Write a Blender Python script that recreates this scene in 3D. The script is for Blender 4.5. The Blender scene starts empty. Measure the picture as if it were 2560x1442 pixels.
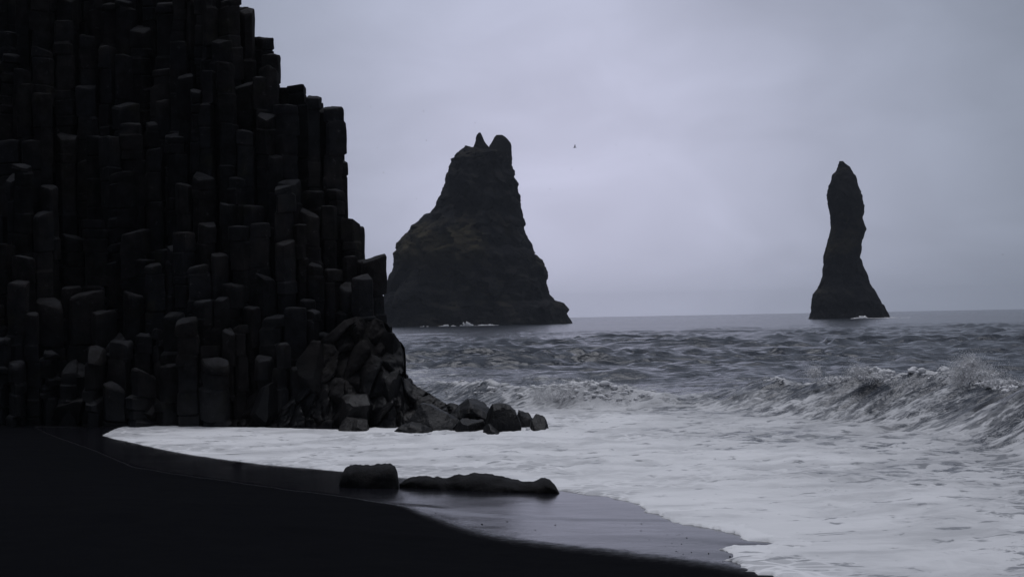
import bpy, bmesh, math, random
import numpy as np
from mathutils import Vector, Matrix, Euler, noise as mnoise

rng = random.Random(7)
nrng = np.random.default_rng(7)
C = bpy.context.scene.collection
S = bpy.context.scene

# ------------------------------------------------------------------ camera
CAM_H = 3.0
FPX = 2560 * 50.0 / 36.0
PITCH, ROLL = math.radians(1.18), math.radians(-1.065)
cam_d = bpy.data.cameras.new("camera")
cam_d.lens = 50.0
cam_d.sensor_width = 36.0
cam_d.clip_start = 0.1
cam_d.clip_end = 20000.0
cam = bpy.data.objects.new("camera", cam_d)
C.objects.link(cam)
CAM_M = Euler((math.pi / 2 + PITCH, 0, 0)).to_matrix() @ Matrix.Rotation(ROLL, 3, 'Z')
cam.location = (0, 0, CAM_H)
cam.rotation_euler = CAM_M.to_euler()
S.camera = cam

# ------------------------------------------------------------------ world (overcast sky over a thin clear layer)
SUN_EL, SUN_AZ = math.radians(80), math.radians(8)      # azimuth to the right of the view
w = bpy.data.worlds.new("World")
S.world = w
w.use_nodes = True
nt = w.node_tree
nt.nodes.clear()
N = nt.nodes.new
L = nt.links.new
out = N("ShaderNodeOutputWorld")
add = N("ShaderNodeAddShader")
bg_clear = N("ShaderNodeBackground")
bg_cloud = N("ShaderNodeBackground")
sky = N("ShaderNodeTexSky")
sky.sky_type = 'NISHITA'
sky.sun_disc = False
sky.sun_elevation = SUN_EL
sky.sun_rotation = SUN_AZ
sky.air_density = 1.0
sky.dust_density = 3.0
bg_clear.inputs["Strength"].default_value = 0.05
# the cloud cover lets a little of the clear sky through
mixc = N("ShaderNodeMix"); mixc.data_type = 'RGBA'
mixc.inputs["Factor"].default_value = 0.96
L(sky.outputs[0], mixc.inputs["A"])
mixc.inputs["B"].default_value = (0, 0, 0, 1)
L(mixc.outputs["Result"], bg_clear.inputs["Color"])
tc = N("ShaderNodeTexCoord")
nrm = N("ShaderNodeVectorMath"); nrm.operation = 'NORMALIZE'
L(tc.outputs["Generated"], nrm.inputs[0])
sep = N("ShaderNodeSeparateXYZ"); L(nrm.outputs[0], sep.inputs[0])
# layered cloud: noise stretched sideways, warped
mp = N("ShaderNodeMapping"); mp.inputs["Scale"].default_value = (1.0, 1.0, 1.9)
mp.inputs["Rotation"].default_value = (0.0, math.radians(14), 0.0)
L(nrm.outputs[0], mp.inputs[0])
nz = N("ShaderNodeTexNoise"); nz.inputs["Scale"].default_value = 3.2
nz.inputs["Detail"].default_value = 5; nz.inputs["Roughness"].default_value = 0.45
nz.inputs["Distortion"].default_value = 0.6
L(mp.outputs[0], nz.inputs["Vector"])
nz2 = N("ShaderNodeTexNoise"); nz2.inputs["Scale"].default_value = 9.0
nz2.inputs["Detail"].default_value = 6; nz2.inputs["Roughness"].default_value = 0.5
nz2.inputs["Distortion"].default_value = 0.8
L(mp.outputs[0], nz2.inputs["Vector"])
# the thin place in the cloud, low over the sea
gd = Vector((math.sin(math.radians(2.5)) * math.cos(math.radians(5.5)),
             math.cos(math.radians(2.5)) * math.cos(math.radians(5.5)), math.sin(math.radians(5.5))))
dt = N("ShaderNodeVectorMath"); dt.operation = 'DOT_PRODUCT'
L(nrm.outputs[0], dt.inputs[0]); dt.inputs[1].default_value = gd


def wmath(op, a, b=None, c=None, clamp=False):
    m = N("ShaderNodeMath"); m.operation = op; m.use_clamp = clamp
    for i, v in enumerate((a, b, c)):
        if v is None:
            continue
        if isinstance(v, (int, float)):
            m.inputs[i].default_value = v
        else:
            L(v, m.inputs[i])
    return m.outputs[0]


# exp(-(1-dot)*k) : a soft broad glow (k = 2 / sigma^2)
one_m = wmath('SUBTRACT', 1.0, dt.outputs["Value"])
g1 = wmath('EXPONENT', wmath('MULTIPLY', one_m, -31.0))
g2 = wmath('EXPONENT', wmath('MULTIPLY', one_m, -2.5))
lum = wmath('MULTIPLY_ADD', g1, 0.325, wmath('MULTIPLY_ADD', g2, 0.09, 0.112))
n_a = wmath('SUBTRACT', nz.outputs["Fac"], 0.5)
n_b = wmath('SUBTRACT', nz2.outputs["Fac"], 0.5)
cl = wmath('MULTIPLY_ADD', n_a, 0.55, wmath('MULTIPLY_ADD', n_b, 0.30, 1.0))
lum = wmath('MULTIPLY', lum, cl)
# below the horizon the dome is the dull colour of the sea
low = N("ShaderNodeMapRange"); low.interpolation_type = 'SMOOTHSTEP'
low.inputs["From Min"].default_value = -0.12; low.inputs["From Max"].default_value = -0.01
low.inputs["To Min"].default_value = 0.25; low.inputs["To Max"].default_value = 1.0
L(sep.outputs["Z"], low.inputs["Value"])
lum = wmath('MULTIPLY', lum, low.outputs["Result"])
tint = N("ShaderNodeMix"); tint.data_type = 'RGBA'
L(wmath('MULTIPLY', g1, 1.0, clamp=True), tint.inputs["Factor"])
tint.inputs["A"].default_value = (0.865, 0.985, 1.24, 1)
tint.inputs["B"].default_value = (0.955, 0.975, 1.25, 1)
scl = N("ShaderNodeVectorMath"); scl.operation = 'SCALE'
L(tint.outputs["Result"], scl.inputs[0]); L(lum, scl.inputs["Scale"])
L(scl.outputs[0], bg_cloud.inputs["Color"])
bg_cloud.inputs["Strength"].default_value = 1.0
L(bg_clear.outputs[0], add.inputs[0]); L(bg_cloud.outputs[0], add.inputs[1])
L(add.outputs[0], out.inputs["Surface"])

# ------------------------------------------------------------------ sun behind the overcast, over the sea
sl = bpy.data.lights.new("sun", 'SUN')
sl.energy = 1.5
sl.angle = math.radians(40)
sl.color = (0.92, 0.93, 1.0)
sun = bpy.data.objects.new("sun", sl)
C.objects.link(sun)
sdir = Vector((math.sin(SUN_AZ) * math.cos(SUN_EL), math.cos(SUN_AZ) * math.cos(SUN_EL), math.sin(SUN_EL)))
sun.rotation_euler = sdir.to_track_quat('Z', 'Y').to_euler()
sun.location = (0, 0, 60)

S.view_settings.view_transform = 'Standard'
S.view_settings.look = 'None'
S.view_settings.exposure = 0.10
S.view_settings.gamma = 1.0
S.view_settings.use_curve_mapping = False
S.render.engine = 'CYCLES'
S.cycles.use_denoising = True
S.cycles.max_bounces = 6
S.cycles.volume_bounces = 1


# ------------------------------------------------------------------ helpers
def ray(px, py):
    d = CAM_M @ Vector(((px - 1280.0) / FPX, -(py - 721.0) / FPX, -1.0))
    return d


def at_z(px, py, z=0.0):
    d = ray(px, py)
    t = (z - CAM_H) / d.z
    return Vector((d.x * t, d.y * t, z))


def at_y(px, py, Y):
    d = ray(px, py)
    t = Y / d.y
    return Vector((d.x * t, Y, CAM_H + d.z * t))


_P = nrng.permutation(512).astype(np.int64)
_P = np.concatenate([_P, _P, _P])
_G = nrng.normal(size=(512, 3)); _G /= np.linalg.norm(_G, axis=1)[:, None]


def perlin(x, y, z=0.0):
    x, y, z = np.broadcast_arrays(np.asarray(x, float), np.asarray(y, float), np.asarray(z, float))
    xi, yi, zi = np.floor(x).astype(np.int64), np.floor(y).astype(np.int64), np.floor(z).astype(np.int64)
    xf, yf, zf = x - xi, y - yi, z - zi
    u, v, ww = [t * t * t * (t * (t * 6 - 15) + 10) for t in (xf, yf, zf)]

    def g(i, j, k):
        h = _P[_P[_P[(xi + i) & 511] + ((yi + j) & 511)] + ((zi + k) & 511)]
        gr = _G[h]
        return gr[..., 0] * (xf - i) + gr[..., 1] * (yf - j) + gr[..., 2] * (zf - k)

    def lp(a, b, t):
        return a + (b - a) * t
    return 1.5 * lp(lp(lp(g(0, 0, 0), g(1, 0, 0), u), lp(g(0, 1, 0), g(1, 1, 0), u), v),
                    lp(lp(g(0, 0, 1), g(1, 0, 1), u), lp(g(0, 1, 1), g(1, 1, 1), u), v), ww)


def fbm(x, y, z=0.0, octv=4, gain=0.5):
    r, a, f = 0.0, 1.0, 1.0
    for o in range(octv):
        r = r + a * perlin(np.asarray(x) * f + 17.3 * o, np.asarray(y) * f - 9.1 * o, np.asarray(z) * f + 3.7 * o)
        a *= gain; f *= 2.03
    return r


def ridged(x, y, z=0.0, octv=4):
    r, a, f = 0.0, 1.0, 1.0
    for o in range(octv):
        r = r + a * (1 - 2 * np.abs(perlin(np.asarray(x) * f + 7.3 * o, np.asarray(y) * f - 4.1 * o, np.asarray(z) * f + 1.7 * o)))
        a *= 0.5; f *= 2.1
    return r * 0.5


def sst(a, b, x):
    t = np.clip((x - a) / (b - a), 0, 1)
    return t * t * (3 - 2 * t)


def poly_dist(PX, PY, pts):
    """unsigned distance, signed side and running length of the nearest point on a polyline"""
    best = np.full(PX.shape, 1e18); side = np.zeros(PX.shape); run = np.zeros(PX.shape)
    acc = 0.0
    for (ax, ay), (bx, by) in zip(pts[:-1], pts[1:]):
        dx, dy = bx - ax, by - ay
        ln = math.hypot(dx, dy)
        t = np.clip(((PX - ax) * dx + (PY - ay) * dy) / (ln * ln), 0, 1)
        qx, qy = PX - (ax + t * dx), PY - (ay + t * dy)
        d2 = qx * qx + qy * qy
        m = d2 < best
        best = np.where(m, d2, best)
        side = np.where(m, np.sign(dx * (PY - ay) - dy * (PX - ax)), side)
        run = np.where(m, acc + t * ln, run)
        acc += ln
    return np.sqrt(best), side, run


def inside(PX, PY, pts):
    r = np.zeros(PX.shape, bool)
    n = len(pts)
    for i in range(n):
        ax, ay = pts[i]; bx, by = pts[(i + 1) % n]
        if ay == by:
            continue
        c = (ay > PY) != (by > PY)
        r ^= c & (PX < (bx - ax) * (PY - ay) / (by - ay) + ax)
    return r


def new_mesh(name, verts, faces, smooth=True, sharp=None):
    me = bpy.data.meshes.new(name)
    me.from_pydata(verts, [], faces)
    if smooth:
        me.polygons.foreach_set("use_smooth", [True] * len(me.polygons))
    if sharp is not None:
        me.set_sharp_from_angle(angle=math.radians(sharp))
    me.update()
    return me


def grid_mesh(name, X, Y, Z):
    r, c = X.shape
    me = bpy.data.meshes.new(name)
    co = np.stack([X, Y, Z], -1).reshape(-1, 3).astype(np.float32)
    i = np.arange(r * c).reshape(r, c)
    q = np.stack([i[:-1, :-1], i[:-1, 1:], i[1:, 1:], i[1:, :-1]], -1).reshape(-1, 4)
    me.vertices.add(len(co)); me.vertices.foreach_set("co", co.ravel())
    me.loops.add(q.size); me.loops.foreach_set("vertex_index", q.ravel().astype(np.int32))
    me.polygons.add(len(q))
    me.polygons.foreach_set("loop_start", np.arange(0, q.size, 4, dtype=np.int32))
    me.polygons.foreach_set("use_smooth", np.ones(len(q), bool))
    me.update(calc_edges=True)
    me.validate()
    return me


def attr(me, name, arr, kind='FLOAT'):
    a = me.attributes.new(name, kind, 'POINT')
    a.data.foreach_set("value" if kind == 'FLOAT' else "vector", np.asarray(arr, np.float32).ravel())


def obj(name, me, mat=None, parent=None, loc=None):
    o = bpy.data.objects.new(name, me)
    C.objects.link(o)
    if mat and me is not None and not me.materials:
        me.materials.append(mat)
    if parent:
        o.parent = parent
    if loc is not None:
        o.location = loc
    return o


def tag(o, label=None, cat=None, group=None, kind=None):
    if label: o["label"] = label
    if cat: o["category"] = cat
    if group: o["group"] = group
    if kind: o["kind"] = kind
    return o


# ------------------------------------------------------------------ material builder
class MatB:
    def __init__(self, name):
        self.m = bpy.data.materials.new(name)
        self.m.use_nodes = True
        self.nt = self.m.node_tree
        self.b = self.nt.nodes["Principled BSDF"]
        self.co = self.n("ShaderNodeTexCoord")

    def n(self, t, **kw):
        x = self.nt.nodes.new(t)
        for k, v in kw.items():
            setattr(x, k, v)
        return x

    def l(self, a, b):
        self.nt.links.new(a, b)

    def put(self, sock, v):
        if isinstance(v, (int, float)):
            sock.default_value = v
        elif isinstance(v, tuple):
            sock.default_value = v if len(v) != 3 or sock.type == 'VECTOR' else (*v, 1)
        else:
            self.l(v, sock)

    def math(self, op, a, b=0.0, c=0.0, clamp=False):
        x = self.n("ShaderNodeMath", operation=op, use_clamp=clamp)
        for i, v in enumerate((a, b, c)):
            self.put(x.inputs[i], v)
        return x.outputs[0]

    def noise(self, scale, detail=4, rough=0.5, vec=None, dist=0.0):
        x = self.n("ShaderNodeTexNoise")
        x.inputs["Scale"].default_value = scale
        x.inputs["Detail"].default_value = detail
        x.inputs["Roughness"].default_value = rough
        x.inputs["Distortion"].default_value = dist
        self.l(vec if vec is not None else self.co.outputs["Object"], x.inputs["Vector"])
        return x.outputs["Fac"]

    def vor(self, scale, vec=None, feature='F1'):
        x = self.n("ShaderNodeTexVoronoi", feature=feature)
        x.inputs["Scale"].default_value = scale
        self.l(vec if vec is not None else self.co.outputs["Object"], x.inputs["Vector"])
        return x.outputs["Distance"]

    def maprange(self, v, a, b, c=0.0, d=1.0, smooth=True):
        x = self.n("ShaderNodeMapRange", interpolation_type='SMOOTHSTEP' if smooth else 'LINEAR')
        self.put(x.inputs["Value"], v)
        for k, q in zip(("From Min", "From Max", "To Min", "To Max"), (a, b, c, d)):
            self.put(x.inputs[k], q)
        return x.outputs["Result"]

    def mix(self, f, a, b):
        x = self.n("ShaderNodeMix", data_type='RGBA')
        self.put(x.inputs["Factor"], f)
        self.put(x.inputs["A"], a); self.put(x.inputs["B"], b)
        return x.outputs["Result"]

    def attr(self, name, out="Fac"):
        x = self.n("ShaderNodeAttribute", attribute_name=name)
        return x.outputs[out]

    def mapping(self, vec, scale=(1, 1, 1), rot=(0, 0, 0)):
        x = self.n("ShaderNodeMapping")
        self.l(vec, x.inputs[0])
        x.inputs["Scale"].default_value = scale
        x.inputs["Rotation"].default_value = rot
        return x.outputs[0]

    def bump(self, h, strength=0.5, dist=0.05, normal=None):
        x = self.n("ShaderNodeBump")
        self.put(x.inputs["Strength"], strength)
        x.inputs["Distance"].default_value = dist
        self.l(h, x.inputs["Height"])
        if normal is not None:
            self.l(normal, x.inputs["Normal"])
        return x.outputs[0]

    def set(self, **kw):
        names = dict(color="Base Color", rough="Roughness", spec="Specular IOR Level", ior="IOR", normal="Normal", alpha="Alpha", coat="Coat Weight")
        for k, v in kw.items():
            self.put(self.b.inputs[names[k]], v)
        return self.m


def basalt_material(name, base=0.02, wet_z=None, lichen_lit_tops=True):
    k = MatB(name)
    geo = k.n("ShaderNodeNewGeometry")
    pos = geo.outputs["Position"]
    sx = k.n("ShaderNodeSeparateXYZ"); k.l(pos, sx.inputs[0])
    big = k.noise(0.45, 4, 0.55, pos)
    med = k.noise(3.0, 6, 0.6, pos)
    fine = k.noise(22.0, 5, 0.65, pos)
    oi = k.n("ShaderNodeObjectInfo")
    val = k.math('MULTIPLY_ADD', k.maprange(med, 0.3, 0.7), 0.75, k.math('MULTIPLY_ADD', oi.outputs["Random"], 0.75, 0.22))
    c1 = (base * 0.95, base * 0.97, base * 1.1)
    c2 = (base * 1.35, base * 1.22, base * 1.2)
    col = k.mix(k.maprange(big, 0.42, 0.62), c1, c2)
    if lichen_lit_tops:
        col = k.mix(k.math('MULTIPLY', k.maprange(k.noise(0.8, 5, 0.6, pos, 0.5), 0.56, 0.70), 0.5), col, (base * 1.5, base * 1.45, base * 0.8))
        col = k.mix(k.math('MULTIPLY', k.maprange(k.noise(5.0, 6, 0.7, pos), 0.60, 0.70), 0.5), col, (base * 5, base * 5, base * 5.2))
    vs = k.n("ShaderNodeVectorMath", operation='SCALE')
    k.l(col, vs.inputs[0]); k.l(val, vs.inputs["Scale"])
    col = vs.outputs[0]
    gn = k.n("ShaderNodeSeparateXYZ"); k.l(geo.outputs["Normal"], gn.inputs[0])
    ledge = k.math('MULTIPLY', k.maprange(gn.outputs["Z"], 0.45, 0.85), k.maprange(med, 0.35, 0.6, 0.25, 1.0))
    col = k.mix(k.math('MULTIPLY', ledge, 0.55 if lichen_lit_tops else 0.12), col, (base * 3.4, base * 3.5, base * 3.9))   # upward faces painted paler, as if lit from above
    rough = 0.85
    spec = 0.12
    if wet_z is not None:
        wet = k.maprange(k.math('ADD', sx.outputs["Z"], k.math('MULTIPLY', k.math('SUBTRACT', big, 0.5), 2.5)), wet_z, wet_z * 0.25)
        rough = k.math('MULTIPLY_ADD', wet, -0.34, k.math('MULTIPLY_ADD', med, 0.25, 0.72))
        spec = k.math('MULTIPLY_ADD', wet, 0.13, 0.08)
    nb = k.bump(med, 0.55, 0.12)
    nb = k.bump(fine, 0.5, 0.025, nb)
    return k.set(color=col, rough=rough, spec=spec, normal=nb)


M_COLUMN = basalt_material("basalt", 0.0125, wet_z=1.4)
M_ROCK = basalt_material("wet_basalt", 0.0072, wet_z=2.5, lichen_lit_tops=False)
M_BOULDER = basalt_material("black_beach_rock", 0.0075, wet_z=None, lichen_lit_tops=True)

# ------------------------------------------------------------------ shore lines (world x, y at mean sea level)
F_PX = [(2100, 1470), (1960, 1442), (1880, 1428), (1840, 1408), (1808, 1396), (1845, 1382), (1820, 1372), (1815, 1362), (1870, 1360),
        (1930, 1358), (1870, 1350), (1840, 1338), (1790, 1324), (1730, 1312), (1670, 1302), (1640, 1285), (1610, 1280),
        (1608, 1270), (1580, 1256), (1540, 1248), (1520, 1241), (1460, 1236), (1400, 1226), (1300, 1222), (1200, 1213), (1100, 1201), (990, 1193),
        (850, 1178), (740, 1168), (650, 1160), (590, 1152), (520, 1143), (450, 1132), (390, 1120), (330, 1106),
        (285, 1097), (255, 1089), (276, 1076), (300, 1068), (340, 1065), (420, 1064), (480, 1066), (560, 1069), (660, 1069), (760, 1072), (900, 1076)]
F = [(p.x, p.y) for p in (at_z(a, b, 0.0) for a, b in F_PX)]
F = [(26.0, -60.0), (9.0, 4.0)] + F[0:] + [(-3.2, 43.0), (-4.5, 52.0), (-20.0, 70.0), (-120.0, 95.0)]
LAND = F + [(-400.0, 95.0), (-400.0, -60.0)]


def sand_z(sd):
    up = np.where(sd < 3, 0.028 * sd, 0.084 + 0.10 * (sd - 3))
    up = np.where(sd > 14, 1.184 + 0.03 * (sd - 14), up)
    dn = np.maximum(0.09 * sd, -2.2)
    return np.where(sd > 0, np.minimum(up, 4.0), dn)


def shore_sd(X, Y):
    d, _, run = poly_dist(X, Y, F)
    ins = inside(X, Y, LAND)
    return np.where(ins, d, -d), run


def on_sand(px, py):
    z = 0.0
    for _ in range(8):
        p = at_z(px, py, z)
        sd, _ = shore_sd(np.array([p.x]), np.array([p.y]))
        z = float(sand_z(sd)[0])
    return at_z(px, py, z)


# edge of the wet sand
W_PX = [(110, 1080), (150, 1096), (230, 1124), (330, 1166), (420, 1183), (500, 1193), (600, 1207), (720, 1224), (850, 1240), (960, 1257), (1040, 1279),
        (1120, 1308), (1210, 1336), (1330, 1358), (1500, 1380), (1660, 1395), (1800, 1412), (1840, 1420), (1990, 1455), (2200, 1500)]
Wl = [on_sand(a, b) for a, b in W_PX]
Wl = [(p.x, p.y) for p in Wl]
# edge of the last thin sheet of water still running back
U_PX = [(150, 1096), (230, 1124), (330, 1166), (420, 1183), (500, 1193), (600, 1207), (720, 1224), (850, 1240), (1000, 1263), (1120, 1280), (1230, 1290), (1400, 1297), (1500, 1300)]
Ul = [on_sand(a, b) for a, b in U_PX]
Ul = [(p.x, p.y) for p in Ul]

# ------------------------------------------------------------------ beach
def axis(dense, coarse_lo, coarse_hi, step, n=24):
    a = np.arange(dense[0], dense[1], step)
    lo = dense[0] - np.geomspace(step, dense[0] - coarse_lo, n)[::-1]
    hi = dense[1] + np.geomspace(step, coarse_hi - dense[1], n)
    return np.concatenate([lo, a, hi])


xs = axis((-19.0, 9.5), -300.0, 60.0, 0.085)
ys = axis((14.5, 46.0), -60.0, 95.0, 0.125)
BX, BY = np.meshgrid(xs, ys)
sd, run = shore_sd(BX, BY)
BZ = sand_z(sd)
dW, sW, rW = poly_dist(BX, BY, Wl)
sdW = -dW * sW                                            # the line runs left to right: positive on the sea side is the left-hand side
wetpoly = Wl + [(60.0, 10.0), (60.0, 95.0), (-40, 95.0)]
inW = inside(BX, BY, wetpoly)
sdW = np.where(inW, dW, -dW)
sdW = sdW + 0.10 * fbm(BX * 0.8, BY * 0.8, 2.0, 3) * sst(0, 6, BX + 3)
softw = 0.10 + 0.95 * sst(0.0, 2.4, BX + 2.6)             # a crisp swash line far left, a draining blur near right
wet = sst(-1.0, 1.0, sdW / softw)
# thin film patch between the left tongue and the cliff foot
pt = at_z(560, 1060, 0.0)
patch = np.exp(-(((BX - pt.x) / 1.5) ** 2 + ((BY - pt.y - .55) / 0.55) ** 2) ** 2)
wet = np.maximum(wet * (1 - sst(40.0, 44.0, BY) * (BX < -3)), patch * 0.95)
dU, sU, rU = poly_dist(BX, BY, Ul)
nU = fbm(BX * 1.6, BY * 1.6, 5.0, 4)
line = np.exp(-(dU / (0.05 + 0.05 * np.clip(nU + 0.4, 0, 1))) ** 2) * np.clip(0.75 + nU * 0.9, 0, 1)
line *= 0.35 + 0.65 * sst(1.0, 5.0, rU)
res = line * 0.30
inU = inside(BX, BY, Ul + [(60, 20.), (60, 95.), (-40, 95.)])
film = np.where(inU, 1.0, 0.0)
# footprints, ripples and rough dry sand
rough_amt = 1 - np.clip(wet, 0, 1)
BZ = BZ + (0.020 * fbm(BX * 0.9, BY * 0.9, 1.0, 4) + 0.012 * fbm(BX * 3.1, BY * 3.1, 1.0, 2)) * rough_amt * sst(0.3, 1.5, np.abs(sd)) \
    + 0.004 * fbm(BX * 0.5, BY * 0.5, 4.0, 3) * (sd > 0)
# the film's own rounded edge
BZ = BZ + np.where(sd > 0, 0.008 * film * wet, 0)
me = grid_mesh("beach", BX, BY, BZ)
attr(me, "wet", np.clip(wet, 0, 1)); attr(me, "residue", np.clip(res, 0, 1)); attr(me, "film", film)
k = MatB("black_sand")
aw = k.attr("wet"); ar = k.attr("residue"); af = k.attr("film")
n1 = k.noise(1.3, 6, 0.6); n2 = k.noise(60.0, 3, 0.7); n3 = k.noise(9.0, 5, 0.6)
grain = k.maprange(n2, 0.3, 0.7)
dry = k.mix(n1, (0.0028, 0.0031, 0.0042), (0.0052, 0.0055, 0.0067))
dry = k.mix(k.math('MULTIPLY', grain, 0.5), dry, (0.0058, 0.006, 0.0073))
dry = k.mix(k.maprange(k.vor(26.0), 0.10, 0.03), dry, (0.018, 0.018, 0.020))
wetc = k.mix(n3, (0.006, 0.006, 0.008), (0.011, 0.011, 0.014))
edge = k.maprange(k.math('ADD', aw, k.math('MULTIPLY', k.math('SUBTRACT', n3, 0.5), 0.35)), 0.25, 0.75)
col = k.mix(edge, dry, wetc)
lace = k.maprange(k.math('ADD', ar, k.math('MULTIPLY', k.math('SUBTRACT', k.noise(14.0, 5, 0.7), 0.5), 0.8)), 0.35, 0.8)
lace = k.math('MULTIPLY', lace, k.maprange(ar, 0.02, 0.2))
col = k.mix(k.math('MULTIPLY', lace, 0.75), col, (0.50, 0.50, 0.52))
streak = k.noise(1.0, 5, 0.6, k.mapping(k.co.outputs["Object"], (1.3, 5.0, 1.0), (0, 0, math.radians(-20))))
r_wet = k.math('MULTIPLY_ADD', streak, 0.22, 0.05)
r_wet = k.math('ADD', r_wet, k.math('MULTIPLY', lace, 0.5), clamp=True)
rough = k.math('ADD', k.math('MULTIPLY', k.math('SUBTRACT', 1.0, edge), 0.97), k.math('MULTIPLY', edge, r_wet))
spec = k.math('MULTIPLY_ADD', edge, 0.27, 0.02)
nb = k.bump(n2, k.math('MULTIPLY_ADD', edge, -0.35, 0.38), 0.012)
nb = k.bump(n3, k.math('MULTIPLY_ADD', edge, -0.24, 0.3), 0.04, nb)
tag(obj("beach", me, k.set(color=col, rough=rough, spec=spec, ior=1.36, normal=nb)), kind="structure")

# ------------------------------------------------------------------ sea : one sheet, finer near the shore
rows = [10.0]
while rows[-1] < 5200.0:
    Y = rows[-1]
    rows.append(Y + max(0.062 if 28.0 < Y < 47.0 else 0.13, Y * Y / 8532.0 * 0.42))
rows = np.array(rows)
ang = np.concatenate([np.linspace(-62, -22.5, 40), np.linspace(-22.4, 22.4, 960), np.linspace(22.5, 62, 40)])
T, R = np.meshgrid(np.tan(np.radians(ang)), rows)
SX = T * R
SY = R + np.zeros_like(T)
spacing = np.maximum(0.12, SY * SY / 8532.0 * 0.42)
ssd, srun = shore_sd(SX, SY)
ssd = -ssd                                              # positive out at sea
wob = 0.16 * fbm(SX * 1.8, SY * 1.8, 8.0, 4, 0.6) + 0.07 * fbm(SX * 7, SY * 5, 3.0, 2)
ssd_e = ssd + wob * np.where(SY > 30, 0.45, 1.0)

# wind sea and swell
h = np.zeros_like(SX); hx = np.zeros_like(SX); hy = np.zeros_like(SX)
wr = np.random.default_rng(5)
deep = sst(3.0, 30.0, ssd)
NW = 84
warps = [2.2 * perlin(SX / w_ + 31.0 * w_, SY / w_, w_) for w_ in (1.8, 3.6, 7.0, 13.0, 26.0)]
for i in range(NW):
    lam = 0.55 * (15.0 / 0.55) ** (i / (NW - 1.0))
    th = math.radians(-90 + wr.normal() * (44 if lam < 3 else 30 if lam < 8 else 14) + 6)
    kx, ky = math.cos(th) * 2 * math.pi / lam, math.sin(th) * 2 * math.pi / lam
    ph = wr.uniform(0, 6.28)
    amp = 0.0100 * lam if lam < 4 else 0.0095 * 4 * (lam / 4) ** 0.38
    lim = np.clip(lam / (2.2 * spacing) - 0.8, 0, 1)
    gate = deep if lam > 3 else np.maximum(deep, 0.22 * sst(0.6, 6, ssd))
    a = amp * lim * gate * (1 + (0.75 if lam > 4 else 0.4) * sst(65, 150, SY) * (1 - 0.6 * sst(200, 500, SY)))
    arg = kx * SX + ky * SY + ph + warps[int(i * 5 / NW)] * (1.0 + 0.7 * math.sin(i * 2.1)) + warps[(int(i * 5 / NW) + 1) % 5] * math.cos(i * 1.3)
    h += a * np.sin(arg)
    q = 0.8 * a * np.cos(arg)
    hx += q * math.cos(th); hy += q * math.sin(th)
group = 0.75 + 0.5 * perlin(SX / 38, SY / 30, 6.0)
h *= group; hx *= group; hy *= group


def breaker(base_px, amps, back, front, lip, seed, shift):
    """a breaking wave: (height, forward push, s across, run along, amplitude)"""
    pts = [at_z(a, b) for a, b in base_px]
    line = []
    for i, p in enumerate(pts):
        a = pts[max(0, i - 1)]; b = pts[min(len(pts) - 1, i + 1)]
        t = (b - a).normalized()
        nrm_ = Vector((-t.y, t.x, 0))                    # left of travel = seaward (lines run left to right)
        q = p + nrm_ * shift
        line.append((q.x, q.y))
    d, side, rn = poly_dist(SX, SY, line)
    s = -d * side                                        # positive toward the shore
    cum = [0.0]
    for a, b in zip(line[:-1], line[1:]):
        cum.append(cum[-1] + math.hypot(b[0] - a[0], b[1] - a[1]))
    A = np.interp(rn, cum, amps)
    endf = np.where(((rn < 0.01) | (rn > cum[-1] - 0.01)), np.exp(-(np.maximum(d - 0.3, 0) / 2.0) ** 2 * 0.0 - d * 0.4), 1.0)
    A = A * (1 + 0.10 * perlin(rn * 0.55, seed, 0.3) + 0.16 * perlin(rn * 1.5, seed + 5, 0.8) + 0.08 * perlin(rn * 4.0, seed + 9, 0.8))
    s = s + 0.30 * perlin(rn * 0.45, seed + 2.0, 2.0) + 0.10 * perlin(rn * 1.7, seed + 2.0, 5.0)
    fr = np.clip(1 - np.maximum(s, 0) / front, 0, 1)
    prof = np.where(s > 0, fr ** 1.7 * (1 + 0.9 * (1 - fr)) / 1.0, np.exp(-(s / back) ** 2))
    hh = A * prof * endf
    push = lip * A * np.clip(prof, 0, 1) ** 3 * endf
    return hh, push, s, rn, A * endf, line


b1 = breaker([(1560, 1000), (1660, 1010), (1740, 1022), (1800, 1031), (1900, 1039), (1970, 1044), (2030, 1048), (2085, 1052), (2140, 1056), (2210, 1064), (2300, 1078), (2370, 1090), (2425, 1101), (2480, 1114), (2560, 1135), (2850, 1215), (3300, 1400)],
             [0.05, 0.38, 0.62, 0.98, 0.82, 0.92, 1.28, 1.06, 1.36, 1.12, 1.06, 1.10, 1.50, 1.36, 1.14, 0.9, 0.3], 2.6, 2.5, 0.32, 3.0, 2.0)
b2 = breaker([(985, 985), (1060, 994), (1150, 1003), (1250, 1012), (1330, 1018), (1450, 1024), (1580, 1024), (1720, 1030)],
             [0.35, 0.52, 0.62, 0.50, 0.62, 0.72, 0.48, 0.1], 1.5, 1.3, 0.25, 11.0, 1.0)
b3 = breaker([(1180, 962), (1350, 962), (1500, 958), (1720, 958), (1860, 956), (1990, 952)],
             [0.05, 0.24, 0.34, 0.26, 0.42, 0.05], 2.4, 2.6, 0.15, 23.0, 1.5)
H = h.copy()
DX, DY = hx.copy(), hy.copy()
for (hh, push, s, rn, A, line) in (b1, b2, b3):
    H += hh
    DX += push * 0.35
    DY -= push * 0.9

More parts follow.
